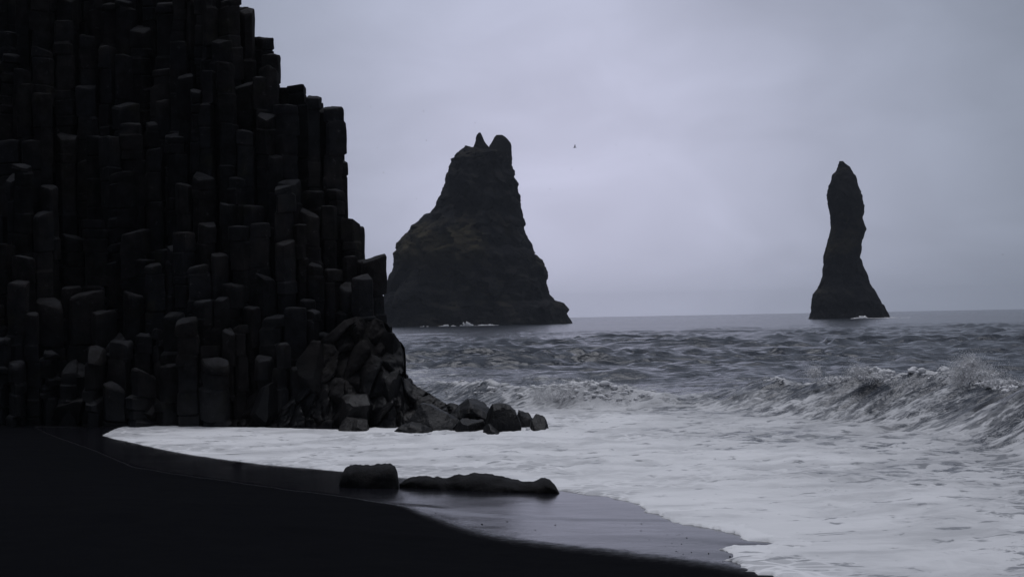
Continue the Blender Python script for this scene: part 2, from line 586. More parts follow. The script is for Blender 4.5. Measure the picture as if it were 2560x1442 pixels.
# low wash of foam near the shore
wash = sst(0.15, 2.5, ssd_e) * (1 - sst(10, 22, ssd))
lump = fbm(SX * 0.55, SY * 0.55, 12.0, 4)
H += wash * (0.055 * lump + 0.030 * fbm(SX * 2.4, SY * 2.4, 4.0, 3) + 0.045 * np.clip(ridged(SX * 0.32, SY * 0.5, 3.0, 3), 0, 2) * sst(2, 6, ssd))
lipz = 0.018 * sst(0.0, 0.12, ssd_e) + 0.012 * np.exp(-((ssd_e - 0.22) / 0.16) ** 2)
H = np.where(ssd_e > 0, H + lipz, -0.25 * sst(0, 0.12, -ssd_e) + 0.0)
H = np.where(ssd_e < -0.3, -0.9, H)

# foam cover from what the surf has churned up
CP = [(300, 1080, .99), (600, 1115, .96), (900, 1130, .97), (1200, 1150, .97), (1500, 1200, .96), (1400, 1100, .99), (1700, 1150, .93),
      (1700, 1280, .95), (2000, 1300, .90), (2000, 1400, .90), (2300, 1250, .88), (2300, 1400, .86), (2500, 1400, .84), (2500, 1250, .82),
      (2520, 1190, .76), (2000, 1150, .92), (2200, 1130, .80), (2400, 1150, .70), (2560, 1165, .62), (1500, 1052, .95), (1700, 1060, .84), (1900, 1085, .82),
      (2100, 1090, .72), (1350, 1060, .98), (1000, 1085, .97), (1100, 1100, .97),
      (1010, 935, .50), (1100, 950, .42), (1180, 975, .35), (1270, 975, .34), (1400, 985, .62), (1550, 1000, .62), (1300, 1002, .5), (1660, 1012, .5), (1780, 1000, .34),
      (1500, 930, .16), (1800, 940, .20), (1250, 920, .20), (1200, 900, .12), (2000, 920, .2), (2400, 850, .10), (1500, 830, .10), (1100, 850, .1), (1900, 960, .3), (2500, 930, .22)]
num = np.zeros_like(SX); den = np.zeros_like(SX)
U1, V1 = SX / SY * 9.0, 900.0 / SY
for (px, py, dval) in CP:
    p = at_z(px, py)
    e = ((U1 - p.x / p.y * 9.0) ** 2 + (V1 - 900.0 / p.y) ** 2 * 0.06 + 0.02)
    wgt = 1.0 / e ** 2.2
    num += wgt * dval; den += wgt
foam = num / den * 0.97
foam = np.where(SY > 110, np.minimum(foam, 0.10), foam)
flowx, flowy = SX.copy(), SY.copy() * 0.8
wf = np.zeros_like(SX)
for j, (hh, push, s, rn, A, line) in enumerate((b1, b2)):
    amp = np.clip(A / (1.2 if j == 0 else 0.6), 0, 1)
    fw = sst(-0.8, 0.1, s) * (1 - sst(2.0, 3.6, s)) * sst(0.1, 0.5, amp)
    lacing = 0.49 + 0.22 * perlin(rn * 0.35, 4.0, 1.0) + 0.16 * sst(0.8, 2.6, s) - 0.20 * sst(1.2, 0.2, s) * (1 if j == 0 else 0.3)
    if j == 1:
        lacing = np.interp(rn, np.linspace(0, rn.max(), 8), [.5, .38, .30, .34, .62, .80, .78, .6])
    foam = foam * (1 - fw) + lacing * fw
    crest = np.exp(-((s + 0.10) / (0.24 + 0.12 * perlin(rn * 1.3, 2.0, j))) ** 2) * sst(0.45, 0.8, amp) * np.clip(0.95 + 0.8 * perlin(rn * 0.7, 9.0 + j, 3.0), 0, 1)
    tong = np.exp(-(np.maximum(s, 0) / (0.25 + 0.75 * np.clip(perlin(rn * 1.1 + 0.3 * s, 5.0, 7.0 + j), 0, 1))) ** 2) * sst(-0.25, 0.0, s) * sst(0.45, 0.8, amp)
    foam = np.maximum(foam, 0.62 * tong)
    foam = np.maximum(foam, 0.95 * crest)
    bk = np.exp(-((s + 1.0) / 0.9) ** 2) * sst(0.5, 1, amp) * 0.42
    foam = np.maximum(foam, bk)
    flowx = np.where(fw > 0.002, rn * 1.45 + 0.55 * s, flowx)
    flowy = np.where(fw > 0.002, s * 1.25 + 40 * (j + 1), flowy)
    hcr = crest * A * (0.10 * fbm(rn * 2.6, s * 2.6, 3.0, 4, 0.6) + 0.05)
    H += hcr
    wf = np.maximum(wf, fw)
foam = np.where(ssd_e < 0.45, np.maximum(foam, 0.985), foam)
silt = (1 - sst(6, 24, ssd)) * (1 - 0.6 * wf)
silt = np.maximum(silt, 0.9 * sst(0.2, 0.5, b2[4]) * np.exp(-(b2[2] / 1.8) ** 2))
me = grid_mesh("sea", SX + DX, SY + DY, H)
attr(me, "foam", np.clip(foam, 0, 1)); attr(me, "silt", np.clip(silt, 0, 1))
attr(me, "face", np.clip(wf, 0, 1))
attr(me, "flow", np.stack([flowx, flowy, np.zeros_like(flowx)], -1), 'FLOAT_VECTOR')
k = MatB("sea_water")
fa = k.attr("foam"); si = k.attr("silt"); fl = k.attr("flow", "Vector")
obv = k.co.outputs["Object"]
fw_ = k.attr("face")


def both(scale, detail, rough_, dist, sc=(1, 1, 1)):
    a_ = k.noise(scale, detail, rough_, k.mapping(obv, sc), dist)
    b_ = k.noise(scale, detail, rough_, k.mapping(fl, sc), dist)
    m_ = k.n("ShaderNodeMix", data_type='FLOAT')
    k.put(m_.inputs["Factor"], fw_); k.put(m_.inputs["A"], a_); k.put(m_.inputs["B"], b_)
    return m_.outputs["Result"]


na = both(1.9, 9, 0.72, 0.25)
nbig = both(0.42, 3, 0.5, 0.0)
nv = k.maprange(k.math('MULTIPLY_ADD', nbig, 0.35, k.math('MULTIPLY', na, 0.65)), 0.30, 0.68, 0.0, 1.0, smooth=False)
thick = k.maprange(k.math('SUBTRACT', fa, nv), -0.03, 0.10)
wv = k.n("ShaderNodeVectorMath", operation='ADD')
k.l(k.mapping(fl, (1.0, 0.8, 1.0)), wv.inputs[0])
wn = k.n("ShaderNodeTexNoise"); wn.inputs["Scale"].default_value = 2.2; wn.inputs["Detail"].default_value = 4
k.l(fl, wn.inputs["Vector"])
wsc = k.n("ShaderNodeVectorMath", operation='SCALE'); wsc.inputs["Scale"].default_value = 0.9
k.l(wn.outputs["Color"], wsc.inputs[0]); k.l(wsc.outputs[0], wv.inputs[1])
web = k.math('MAXIMUM', k.maprange(k.vor(2.3, wv.outputs[0], 'DISTANCE_TO_EDGE'), 0.10, 0.01), k.math('MULTIPLY', k.maprange(k.vor(5.5, wv.outputs[0], 'DISTANCE_TO_EDGE'), 0.12, 0.01), 0.75))
web = k.math('MULTIPLY', web, k.math('MULTIPLY', fw_, k.maprange(k.math('SUBTRACT', fa, nv), -0.42, -0.05)))
thick = k.math('MAXIMUM', k.math('MULTIPLY', thick, k.math('MULTIPLY_ADD', fw_, -0.22, 1.0)), k.math('MULTIPLY', web, 0.72))
thin = k.math('MULTIPLY', k.maprange(k.math('SUBTRACT', fa, nv), -0.22, 0.02), 0.30)
mask = k.math('MAXIMUM', thick, thin)
# bubbles and small gaps
gaps = k.maprange(k.noise(7.0, 4, 0.6, k.mapping(obv, (0.7, 1.3, 1)), 0.4), 0.66, 0.74)
hol = k.noise(2.0, 6, 0.62, k.mapping(obv, (0.75, 1.2, 1)), 0.4)
hol2 = k.noise(0.16, 3, 0.5, obv)
hole = k.maprange(k.math('ADD', k.math('MULTIPLY', k.math('SUBTRACT', 0.95, fa), 0.30), k.math('MULTIPLY_ADD', k.math('SUBTRACT', hol2, 0.5), 0.25, hol)), 0.60, 0.67)
mask = k.math('MULTIPLY', mask, k.math('MULTIPLY_ADD', hole, -0.62, 1.0))
mask = k.math('MULTIPLY', mask, k.math('MULTIPLY_ADD', gaps, -0.5, 1.0))
water = k.mix(si, (0.032, 0.037, 0.047), (0.068, 0.074, 0.086))
fcol = k.mix(k.noise(0.9, 5, 0.6, obv), (0.66, 0.665, 0.685), (0.82, 0.82, 0.83))
mot = k.maprange(k.noise(0.75, 6, 0.62, k.mapping(obv, (0.55, 1.0, 1)), 0.6), 0.42, 0.68)
mask = k.math('MULTIPLY', mask, k.math('MULTIPLY_ADD', mot, -0.30, 1.0))
mask = k.math('MULTIPLY', mask, k.math('MAXIMUM', fw_, k.maprange(fa, 0.70, 0.96, 0.74, 1.0)))
lac = k.maprange(k.vor(3.2, k.mapping(obv, (0.8, 1.1, 1)), 'DISTANCE_TO_EDGE'), 0.03, 0.16)
lacz = k.maprange(k.noise(0.33, 3, 0.5, obv), 0.50, 0.66)
mask = k.math('MULTIPLY', mask, k.math('MULTIPLY_ADD', k.math('MULTIPLY', lac, lacz), -0.36, 1.0))
col = k.mix(mask, water, fcol)
rough = k.math('MULTIPLY_ADD', mask, 0.70, 0.17)
spec = k.math('MULTIPLY_ADD', mask, -0.38, 0.5)
# wind ripples: two scales, patchy with the gusts
rip1 = k.noise(1.5, 5, 0.62, k.mapping(obv, (0.7, 1.0, 1.0)), 0.3)
rip2 = k.noise(0.28, 4, 0.60, k.mapping(obv, (0.6, 1.0, 1.0)), 0.3)
gust = k.noise(0.03, 4, 0.6, k.mapping(obv, (0.4, 1.0, 1.0)))
cd = k.n("ShaderNodeCameraData") if False else None
nb = k.bump(rip2, k.math('MULTIPLY', k.maprange(gust, 0.3, 0.7, 0.55, 1.0), k.math('MULTIPLY_ADD', fa, -0.9, 1.0, clamp=True)), 1.3)
nb = k.bump(rip1, k.math('MULTIPLY_ADD', mask, -0.6, 0.8), 0.16, nb)
nb = k.bump(k.noise(11.0, 4, 0.65, obv), k.math('MULTIPLY_ADD', mask, 0.25, 0.1), 0.03, nb)
M_SEA = k.set(color=col, rough=rough, spec=spec, ior=1.333, normal=nb)
tag(obj("sea", me, M_SEA), kind="structure")

# ------------------------------------------------------------------ foam-white materials
k = MatB("white_foam")
fc = k.mix(k.noise(3.0, 5, 0.6), (0.62, 0.62, 0.64), (0.80, 0.80, 0.81))
M_FOAM = k.set(color=fc, rough=0.95, spec=0.1, normal=k.bump(k.noise(9.0, 4, 0.6), 0.5, 0.05))


# ------------------------------------------------------------------ basalt cliff of columns
CY0 = 41.0
sil_px = [(250, -330), (480, -210), (600, -100), (672, -30), (680, 20), (698, 70), (706, 130), (732, 150), (740, 166), (790, 184), (800, 200), (832, 214), (838, 232),
          (868, 240), (872, 330), (884, 350), (888, 490), (892, 528), (912, 536), (915, 630), (960, 636), (957, 760), (960, 815), (1000, 850), (1010, 940), (1030, 985)]
sil = [at_y(a, b, CY0) for a, b in sil_px]
sil_u = np.array([p.x for p in sil]); sil_z = np.array([p.z for p in sil])


def cap_z(X, Y):
    u = X * CY0 / Y + 0.13 + 0.07 * max(0.0, Y - CY0 - 1.0)
    return float(np.interp(u, sil_u, sil_z, right=-1.0)), u


def front_y(X):
    return 41.3 + 0.10 * max(0.0, -7.0 - X) + 0.35 * math.sin(X * 0.9) + 0.25 * math.sin(X * 2.3 + 1)


SPX = 0.55
pts = []
row = 0
y = 39.6
while y < 50.0:
    x = -21.0 + (SPX * 0.5 if row % 2 else 0)
    while x < -2.6:
        if rng.random() > 0.13:
            pts.append((x + rng.uniform(-.19, .19), y + rng.uniform(-.17, .17)))
        x += SPX
    y += SPX * 0.87
    row += 1
pts_np = np.array(pts)


def voronoi_cell(i, inset):
    px, py = pts[i]
    poly = [(px - .62, py - .62), (px + .62, py - .62), (px + .62, py + .62), (px - .62, py + .62)]
    d = np.hypot(pts_np[:, 0] - px, pts_np[:, 1] - py)
    for j in np.argsort(d)[1:19]:
        qx, qy = pts[j]
        nx, ny = qx - px, qy - py
        ln = math.hypot(nx, ny); nx /= ln; ny /= ln
        lim = ln / 2 - inset
        newp = []
        for a, b in zip(poly, poly[1:] + poly[:1]):
            da = (a[0] - px) * nx + (a[1] - py) * ny - lim
            db = (b[0] - px) * nx + (b[1] - py) * ny - lim
            if da <= 0:
                newp.append(a)
            if (da < 0) != (db < 0):
                t = da / (da - db)
                newp.append((a[0] + t * (b[0] - a[0]), a[1] + t * (b[1] - a[1])))
        poly = newp
        if len(poly) < 3:
            return None
    return [(a - px, b - py) for a, b in poly]


def column_mesh(poly, zb, zt, r, worn):
    """a jointed prism: cross joints as grooves, each drum a little turned and shifted, the worn top tilted"""
    ch = []
    n = len(poly)
    for i in range(n):                                    # cut the corners
        a, b = poly[i], poly[(i + 1) % n]
        t = 0.07 + 0.09 * worn
        ch.append((a[0] + (b[0] - a[0]) * t, a[1] + (b[1] - a[1]) * t))
        ch.append((a[0] + (b[0] - a[0]) * (1 - t), a[1] + (b[1] - a[1]) * (1 - t)))
    m = len(ch)
    joints = [zb]
    z = zt
    js = []
    while z > max(zb + 0.3, zt - 5.5):
        z -= r.choice((0.26, 0.4, 0.6, 0.9, 1.3)) * r.uniform(0.8, 1.2) * (0.85 if worn > 0.5 else 1.1)
        if z > zb + 0.3:
            js.append(z)
    js = [zb] + js[::-1] + [zt]
    verts, rings = [], 0
    tilt = r.choice((0.05, 0.1, 0.2, 0.32, 0.5)) * r.uniform(0.8, 1.2) + worn * 0.1
    ta = r.uniform(-2.3, -0.5) if r.random() < 0.8 else r.uniform(0, 6.28)     # mostly toward the sea and beach
    tx, ty = math.cos(ta) * tilt, math.sin(ta) * tilt
    sx_ = r.uniform(0, 90)

    def ring(zz, sc, o, tl=0.0, rot=0.0):
        nonlocal rings
        c, s_ = math.cos(rot), math.sin(rot)
        for (a, b) in ch:
            aa, bb = (a * c - b * s_) * sc + o[0], (a * s_ + b * c) * sc + o[1]
            jr = 1 + 0.085 * mnoise.noise(Vector((aa * 3.1 + sx_, bb * 3.1, zz * 2.3))) + 0.05 * mnoise.noise(Vector((aa * 9 + sx_, bb * 9, zz * 7)))
            jz = (0.035 + 0.04 * worn) * mnoise.noise(Vector((aa * 6 + sx_, bb * 6, zz * 3)))
            verts.append((aa * jr, bb * jr, zz - (aa * tx + bb * ty) * tl + jz))
        rings += 1
    lean = (r.uniform(-.012, .012), r.uniform(-.012, .012))
    for q, (z0, z1) in enumerate(zip(js[:-1], js[1:])):
        o = (lean[0] * (z0 - zb) + r.uniform(-.055, .055) * (1 + worn * .6), lean[1] * (z0 - zb) + r.uniform(-.03, .03) * (1 + worn))
        sc = r.uniform(0.85, 1.0) if q else 0.97
        rot = r.uniform(-.08, .08)
        e = min(0.045, (z1 - z0) * 0.2)
        last = q == len(js) - 2
        ring(z0 + (e if q else 0), sc, o, 0.3 if q else 0, rot)
        nm_ = max(1, min(4, int((z1 - z0) / 0.28)))
        if z1 - z0 > 3:
            nm_ = 1
        for m_ in range(nm_):
            zm = z0 + (z1 - z0) * (m_ + 1) / (nm_ + 1)
            ring(zm, sc * r.uniform(0.975, 1.03), o, 0.6 if last else 0.3, rot)
        if last:
            ring(z1 - 0.09, sc, o, 1, rot)
            ring(z1 - 0.03, sc * (0.97 - 0.06 * worn), o, 1, rot)
            ring(z1 - 0.005, sc * (0.92 - 0.14 * worn), o, 1, rot)
            ring(z1 + 0.02, sc * 0.4, o, 1, rot)
        else:
            ring(z1 - e, sc, o, 0.3, rot)
            ring(z1, sc * 0.88, o, 0.3, rot)
    faces = []
    for a in range(rings - 1):
        for b in range(m):
            c2 = (b + 1) % m
            faces.append((a * m + b, a * m + c2, (a + 1) * m + c2, (a + 1) * m + b))
    faces.append(tuple(range((rings - 1) * m, rings * m)))
    return verts, faces


cliff = obj("basalt_cliff", None)
cliff.location = (-9.0, 43.0, 0.0)
tag(cliff, "towering black cliff of stepped hexagonal basalt columns beside the beach", "cliff")
cols = []
for i, (x, y) in enumerate(pts):
    s_in = y - front_y(x)
    cz, u = cap_z(x, y)
    if s_in < 0 or cz < 0.15:
        continue
    nz_ = mnoise.noise(Vector((x * 0.55, y * 0.55, 3.0))) * 1.3 + mnoise.noise(Vector((x * 1.7, y * 1.7, 9.0))) * 0.9
    steep = 1.7 + 1.75 * s_in + 0.42 * s_in * s_in
    hgt = steep + nz_ * (0.7 + 0.22 * min(s_in, 3)) + rng.uniform(-.6, .6)
    if hgt > cz - 0.05:
        hgt = cz + rng.uniform(-0.16, 0.12)
    hgt = min(hgt, 15.5 + nz_)
    if hgt < 0.3:
        continue
    cols.append([i, x, y, hgt, s_in, u])
hmap = {c[0]: c[3] for c in cols}
# how much of each column stands clear of the ones in front of it
for c in cols:
    i, x, y, hgt = c[:4]
    d = np.hypot(pts_np[:, 0] - x, pts_np[:, 1] - y)
    nb_ = [j for j in np.argsort(d)[1:8] if d[j] < 1.05 and (pts[j][1] < y + 0.12)]
    low_ = min([hmap.get(j, 0.0) for j in nb_] or [0.0])
    c.append(max(0.0, hgt - low_))
    c.append(low_)
cols.sort(key=lambda c: -c[6])
vis = [c for c in cols if c[6] > 0.35 and c[1] / c[2] > -0.40]
shown, rest = vis[:296], vis[296:] + [c for c in cols if not (c[6] > 0.35 and c[1] / c[2] > -0.40)]
rv, rf = [], []
for grp, lst in (("part", shown), ("rest", rest)):
    for c in lst:
        i, x, y, hgt, s_in, u, clear, low_ = c
        worn = 1.0 if hgt < 3.0 else (0.45 if hgt < 4.5 else 0.12)
        poly = voronoi_cell(i, 0.014 + 0.01 * worn)
        if not poly:
            continue
        zb = -0.6
        r_ = random.Random(i)
        if grp == "part":
            v, f = column_mesh(poly, 0.0, hgt - zb, r_, worn)
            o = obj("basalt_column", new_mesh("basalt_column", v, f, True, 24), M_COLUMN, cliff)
            o.location = (x + 9.0, y - 43.0, zb)
        else:
            b0 = len(rv)
            m = len(poly)
            zb = -0.6
            rv += [(a + x + 9.0, b + y - 43.0, zb) for a, b in poly] + [(a + x + 9.0, b + y - 43.0, hgt) for a, b in poly]
            for q in range(m):
                rf.append((b0 + q, b0 + (q + 1) % m, b0 + m + (q + 1) % m, b0 + m + q))
            rf.append(tuple(b0 + m + q for q in range(m)))
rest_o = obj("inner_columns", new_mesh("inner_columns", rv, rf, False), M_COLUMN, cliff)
tag(rest_o, kind="stuff")


# ------------------------------------------------------------------ rocks
def rock_mesh(name, dims, seed, cuts=9, sub=4, rough=0.10, soft=1.0, power=2.6):
    bm = bmesh.new()
    bmesh.ops.create_icosphere(bm, subdivisions=sub, radius=1.0)
    co = np.array([v.co[:] for v in bm.verts])
    r_ = np.random.default_rng(seed)
    p = power
    nrm_ = (np.abs(co) ** p).sum(1) ** (1 / p)
    co = co / nrm_[:, None]
    for _ in range(cuts):                                 # split faces
        n_ = r_.normal(size=3); n_ /= np.linalg.norm(n_)
        lim = r_.uniform(0.50, 0.86)
        d = co @ n_
        over = np.maximum(d - lim, 0)
        co = co - n_[None, :] * (over * (0.985 if soft < 1.5 else 0.7))[:, None]
    o_ = r_.uniform(0, 50, 3)
    e = rough * (fbm(co[:, 0] * 1.5 + o_[0], co[:, 1] * 1.5 + o_[1], co[:, 2] * 1.5 + o_[2], 5, 0.52))
    e += rough * 0.4 * ridged(co[:, 0] * 2.6 + o_[1], co[:, 1] * 2.6, co[:, 2] * 2.6 + o_[2], 3)
    co = co * (1 + e)[:, None]
    # normalise to the wanted size
    mn, mx = co.min(0), co.max(0)
    co = (co - (mn + mx) / 2) / (mx - mn) * np.array(dims)[None, :]
    for v, c in zip(bm.verts, co):
        v.co = c
    me = bpy.data.meshes.new(name)
    bm.to_mesh(me); bm.free()
    me.polygons.foreach_set("use_smooth", [True] * len(me.polygons))
    me.set_sharp_from_angle(angle=math.radians(26))
    return me


def rock_box(name, x0, x1, ytop, ybase, Y, depth, seed, mat, sink=0.25, parent=None, rot=None, **kw):
    """a rock that fills a span seen at distance Y"""
    a, b = at_y(x0, ybase, Y), at_y(x1, ybase, Y)
    t = at_y((x0 + x1) / 2, ytop, Y)
    base_z = (a.z + b.z) / 2 - sink
    hgt = t.z - base_z
    c = Vector(((a.x + b.x) / 2, Y + depth * 0.3, base_z + hgt / 2))
    me = rock_mesh(name, (b.x - a.x, depth, hgt), seed, **kw)
    if parent:
        c = c - parent.location
    o = obj(name, me, mat, parent)
    o.location = c
    if rot:
        o.rotation_euler = rot
    return o


# the worn foot of the headland: a fractured mass whose blocks each tilt their own way
def fractured(P, nrm_, seeds, tilts, offs, dent=0.10):
    """offset along nrm_ per vertex from the nearest fracture block, dented at the joints"""
    d2 = (((P[:, None, :] - seeds[None, :, :]) * np.array([1.0, 0.8, 0.5])) ** 2).sum(-1)
    i1 = d2.argmin(1); f1 = np.sqrt(d2[np.arange(len(P)), i1])
    d2[np.arange(len(P)), i1] = 1e9
    f2 = np.sqrt(d2.min(1))
    pl = (tilts[i1] * (P - seeds[i1])).sum(1) + offs[i1]
    crack = np.exp(-((f2 - f1) / 0.07) ** 2)
    return pl - dent * crack


def foot_mass():
    top = [(560, 1020), (640, 985), (720, 930), (800, 850), (860, 800), (920, 790), (958, 800), (985, 838), (1003, 860), (1008, 925), (1025, 962), (1060, 985), (1110, 1006), (1160, 1030), (1200, 1060)]
    nu, nv = 240, 130
    px = np.linspace(560, 1200, nu)
    ty = np.interp(px, [t[0] for t in top], [t[1] for t in top])
    G = np.zeros((nv, nu, 3))
    for i_, (x_, t_) in enumerate(zip(px, ty)):
        Yb = np.interp(x_, [560, 700, 900, 1000, 1200], [41.2, 40.6, 39.6, 39.2, 38.6])
        Yt = np.interp(x_, [560, 700, 900, 1000, 1200], [42.2, 42.0, 41.8, 41.3, 39.4])
        pt_ = at_y(x_, t_, Yt)
        for j_ in range(nv):
            f_ = j_ / (nv - 1)
            if f_ < 0.85:
                g_ = f_ / 0.85
                z_ = -0.5 + (pt_.z + 0.5) * g_
                y_ = Yb + (Yt - Yb) * g_ ** 1.4
            else:
                g_ = (f_ - 0.85) / 0.15
                z_ = pt_.z - 1.2 * g_ ** 2
                y_ = Yt + 2.0 * g_
            G[j_, i_] = (x_ and (x_ - 1280) / FPX * 1.0 * y_, y_, z_)
    r_ = np.random.default_rng(77)
    P = G.reshape(-1, 3)
    sd_ = P[r_.choice(len(P), 70, replace=False)] + r_.normal(size=(70, 3)) * 0.12
    n_ = np.array([0.35, -0.9, 0.25]); n_ /= np.linalg.norm(n_)
    dsp = fractured(P, n_, sd_, r_.normal(size=(70, 3)) * np.array([0.50, 0.2, 0.26]), r_.normal(size=70) * 0.16)
    dsp += 0.15 * fbm(P[:, 0] * 1.4, P[:, 1] * 1.4, P[:, 2] * 1.4, 5, 0.55) + 0.05 * ridged(P[:, 0] * 4, P[:, 1] * 4, P[:, 2] * 3, 4)
    dsp = np.clip(dsp, -0.5, 0.45)
    P = P + n_[None, :] * dsp[:, None]
    P = P - np.array([-9.0, 43.0, 0])
    i0 = np.arange(nu * nv).reshape(nv, nu)
    q = np.stack([i0[:-1, :-1], i0[:-1, 1:], i0[1:, 1:], i0[1:, :-1]], -1).reshape(-1, 4)
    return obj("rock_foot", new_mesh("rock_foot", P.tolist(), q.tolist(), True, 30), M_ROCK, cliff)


foot_mass()
blocks = [
    # x0, x1, ytop, ybase, Y, depth
    (862, 945, 838, 990, 40.9, 1.4), (935, 1008, 830, 975, 41.2, 1.3), (735, 815, 850, 980, 41.0, 1.1),
    (952, 1012, 925, 1060, 40.0, 1.1), (842, 930, 985, 1075, 39.5, 1.1), (620, 705, 955, 1055, 40.9, 1.0), (300, 400, 985, 1045, 41.9, 1.0), (120, 220, 990, 1040, 42.3, 1.0),
]
for q, (x0, x1, yt, yb, Y, dep) in enumerate(blocks):
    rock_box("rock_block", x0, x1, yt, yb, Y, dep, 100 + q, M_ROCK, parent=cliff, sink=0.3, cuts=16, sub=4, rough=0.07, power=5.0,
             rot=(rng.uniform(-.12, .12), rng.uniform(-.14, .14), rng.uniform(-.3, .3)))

# the low reef off the point and the boulders in the wash: each a thing
def loft_rock(name, prof, Y0, Y1, depth, seed, zoff=-0.10, crag=0.0, mat=None):
    """prof: px, top y, base y along the rock; lies from Y0 to Y1"""
    nseg, nr = (110, 40) if crag <= 0 else (80, 44)
    px = np.array([p[0] for p in prof], float); tp = np.array([p[1] for p in prof], float); bp = np.array([p[2] for p in prof], float)
    tt = np.linspace(0, 1, nseg)
    xs_ = px[0] + (px[-1] - px[0]) * (0.5 - 0.5 * np.cos(np.pi * tt))
    verts = []
    dps = np.array([p[3] for p in prof], float)
    for q, xx in enumerate(xs_):
        f = (xx - px[0]) / (px[-1] - px[0])
        Y = Y0 + (Y1 - Y0) * f
        t = at_y(xx, np.interp(xx, px, tp), Y); b = at_y(xx, np.interp(xx, px, bp), Y)
        hz = max(t.z - b.z, 0.004)
        dd = depth * np.interp(xx, px, dps)
        for j in range(nr):
            a = 2 * math.pi * j / nr
            ca, sa = math.cos(a), math.sin(a)
            ya = math.copysign(abs(ca) ** 0.8, ca) * dd / 2
            za = math.copysign(abs(sa) ** 0.75, sa)
            z = b.z + hz * za if za > 0 else b.z + zoff * -za * 1.2
            verts.append((t.x, Y + dd * 0.35 + ya, z))
    v = np.array(verts)
    n_ = fbm(v[:, 0] * 2.2 + seed, v[:, 1] * 2.2, v[:, 2] * 3, 5, 0.55)
    n2_ = ridged(v[:, 0] * 5 + seed, v[:, 1] * 5, v[:, 2] * 6, 3)
    up = np.clip((v[:, 2] - v[:, 2].min()) / 0.3, 0, 1)
    v[:, 2] += (0.034 * n_ + 0.028 * n2_) * up
    v[:, 1] += 0.05 * n_ + 0.035 * n2_
    faces = []
    for a in range(nseg - 1):
        for b_ in range(nr):
            c2 = (b_ + 1) % nr
            faces.append((a * nr + b_, (a + 1) * nr + b_, (a + 1) * nr + c2, a * nr + c2))
    faces.append(tuple(range(nr))); faces.append(tuple(reversed(range((nseg - 1) * nr, nseg * nr))))
    cen = v.mean(0); cen[2] = 0
    if crag > 0:
        r_ = np.random.default_rng(int(seed * 10))
        mn_, mx_ = v.min(0), v.max(0)
        half = (mx_ - mn_) / 2
        u_ = (v - (mx_ + mn_) / 2) / half
        for q_ in range(10):                              # split faces, most of them on the weather side
            n_ = r_.normal(size=3) * np.array([1.0, 0.8, 0.7]) + np.array([0, -0.55, 0.25])
            n_ /= np.linalg.norm(n_)
            lim_ = r_.uniform(0.66, 0.95) * np.quantile(u_ @ n_, 0.985)
            u_ = u_ - n_[None, :] * (np.maximum(u_ @ n_ - lim_, 0) * 0.96)[:, None]
        v = u_ * half + (mx_ + mn_) / 2
        e_ = 0.035 * fbm(v[:, 0] * 2.5 + seed, v[:, 1] * 2.5, v[:, 2] * 2.5, 5, 0.6) + 0.012 * ridged(v[:, 0] * 7, v[:, 1] * 7 + seed, v[:, 2] * 7, 2)
        c0_ = v.mean(0)
        dr_ = v - c0_; dr_ /= np.maximum(np.linalg.norm(dr_, axis=1), 1e-6)[:, None]
        v = v + dr_ * e_[:, None]
        me_ = new_mesh(name, (v - cen).tolist(), faces, True, 24)
        return obj(name, me_, mat or M_BOULDER, None, cen)
    me_ = new_mesh(name, (v - cen).tolist(), faces, True, 30 if crag > 0 else 60)
    return obj(name, me_, mat or M_BOULDER, None, cen)



G_REEF = "boulders in the wash off the point"


def prof_of(top, base, d0=0.35):
    """px/top pairs and a base line -> profile with depth swelling in the middle"""
    n_ = len(top)
    out_ = []
    for i_, (x_, t_) in enumerate(top):
        f_ = (x_ - top[0][0]) / (top[-1][0] - top[0][0])
        out_.append((x_, t_, max(t_ + 1, np.interp(f_, [0, .5, 1], base)), d0 + (1 - d0) * math.sin(math.pi * f_) ** 0.5))
    return out_


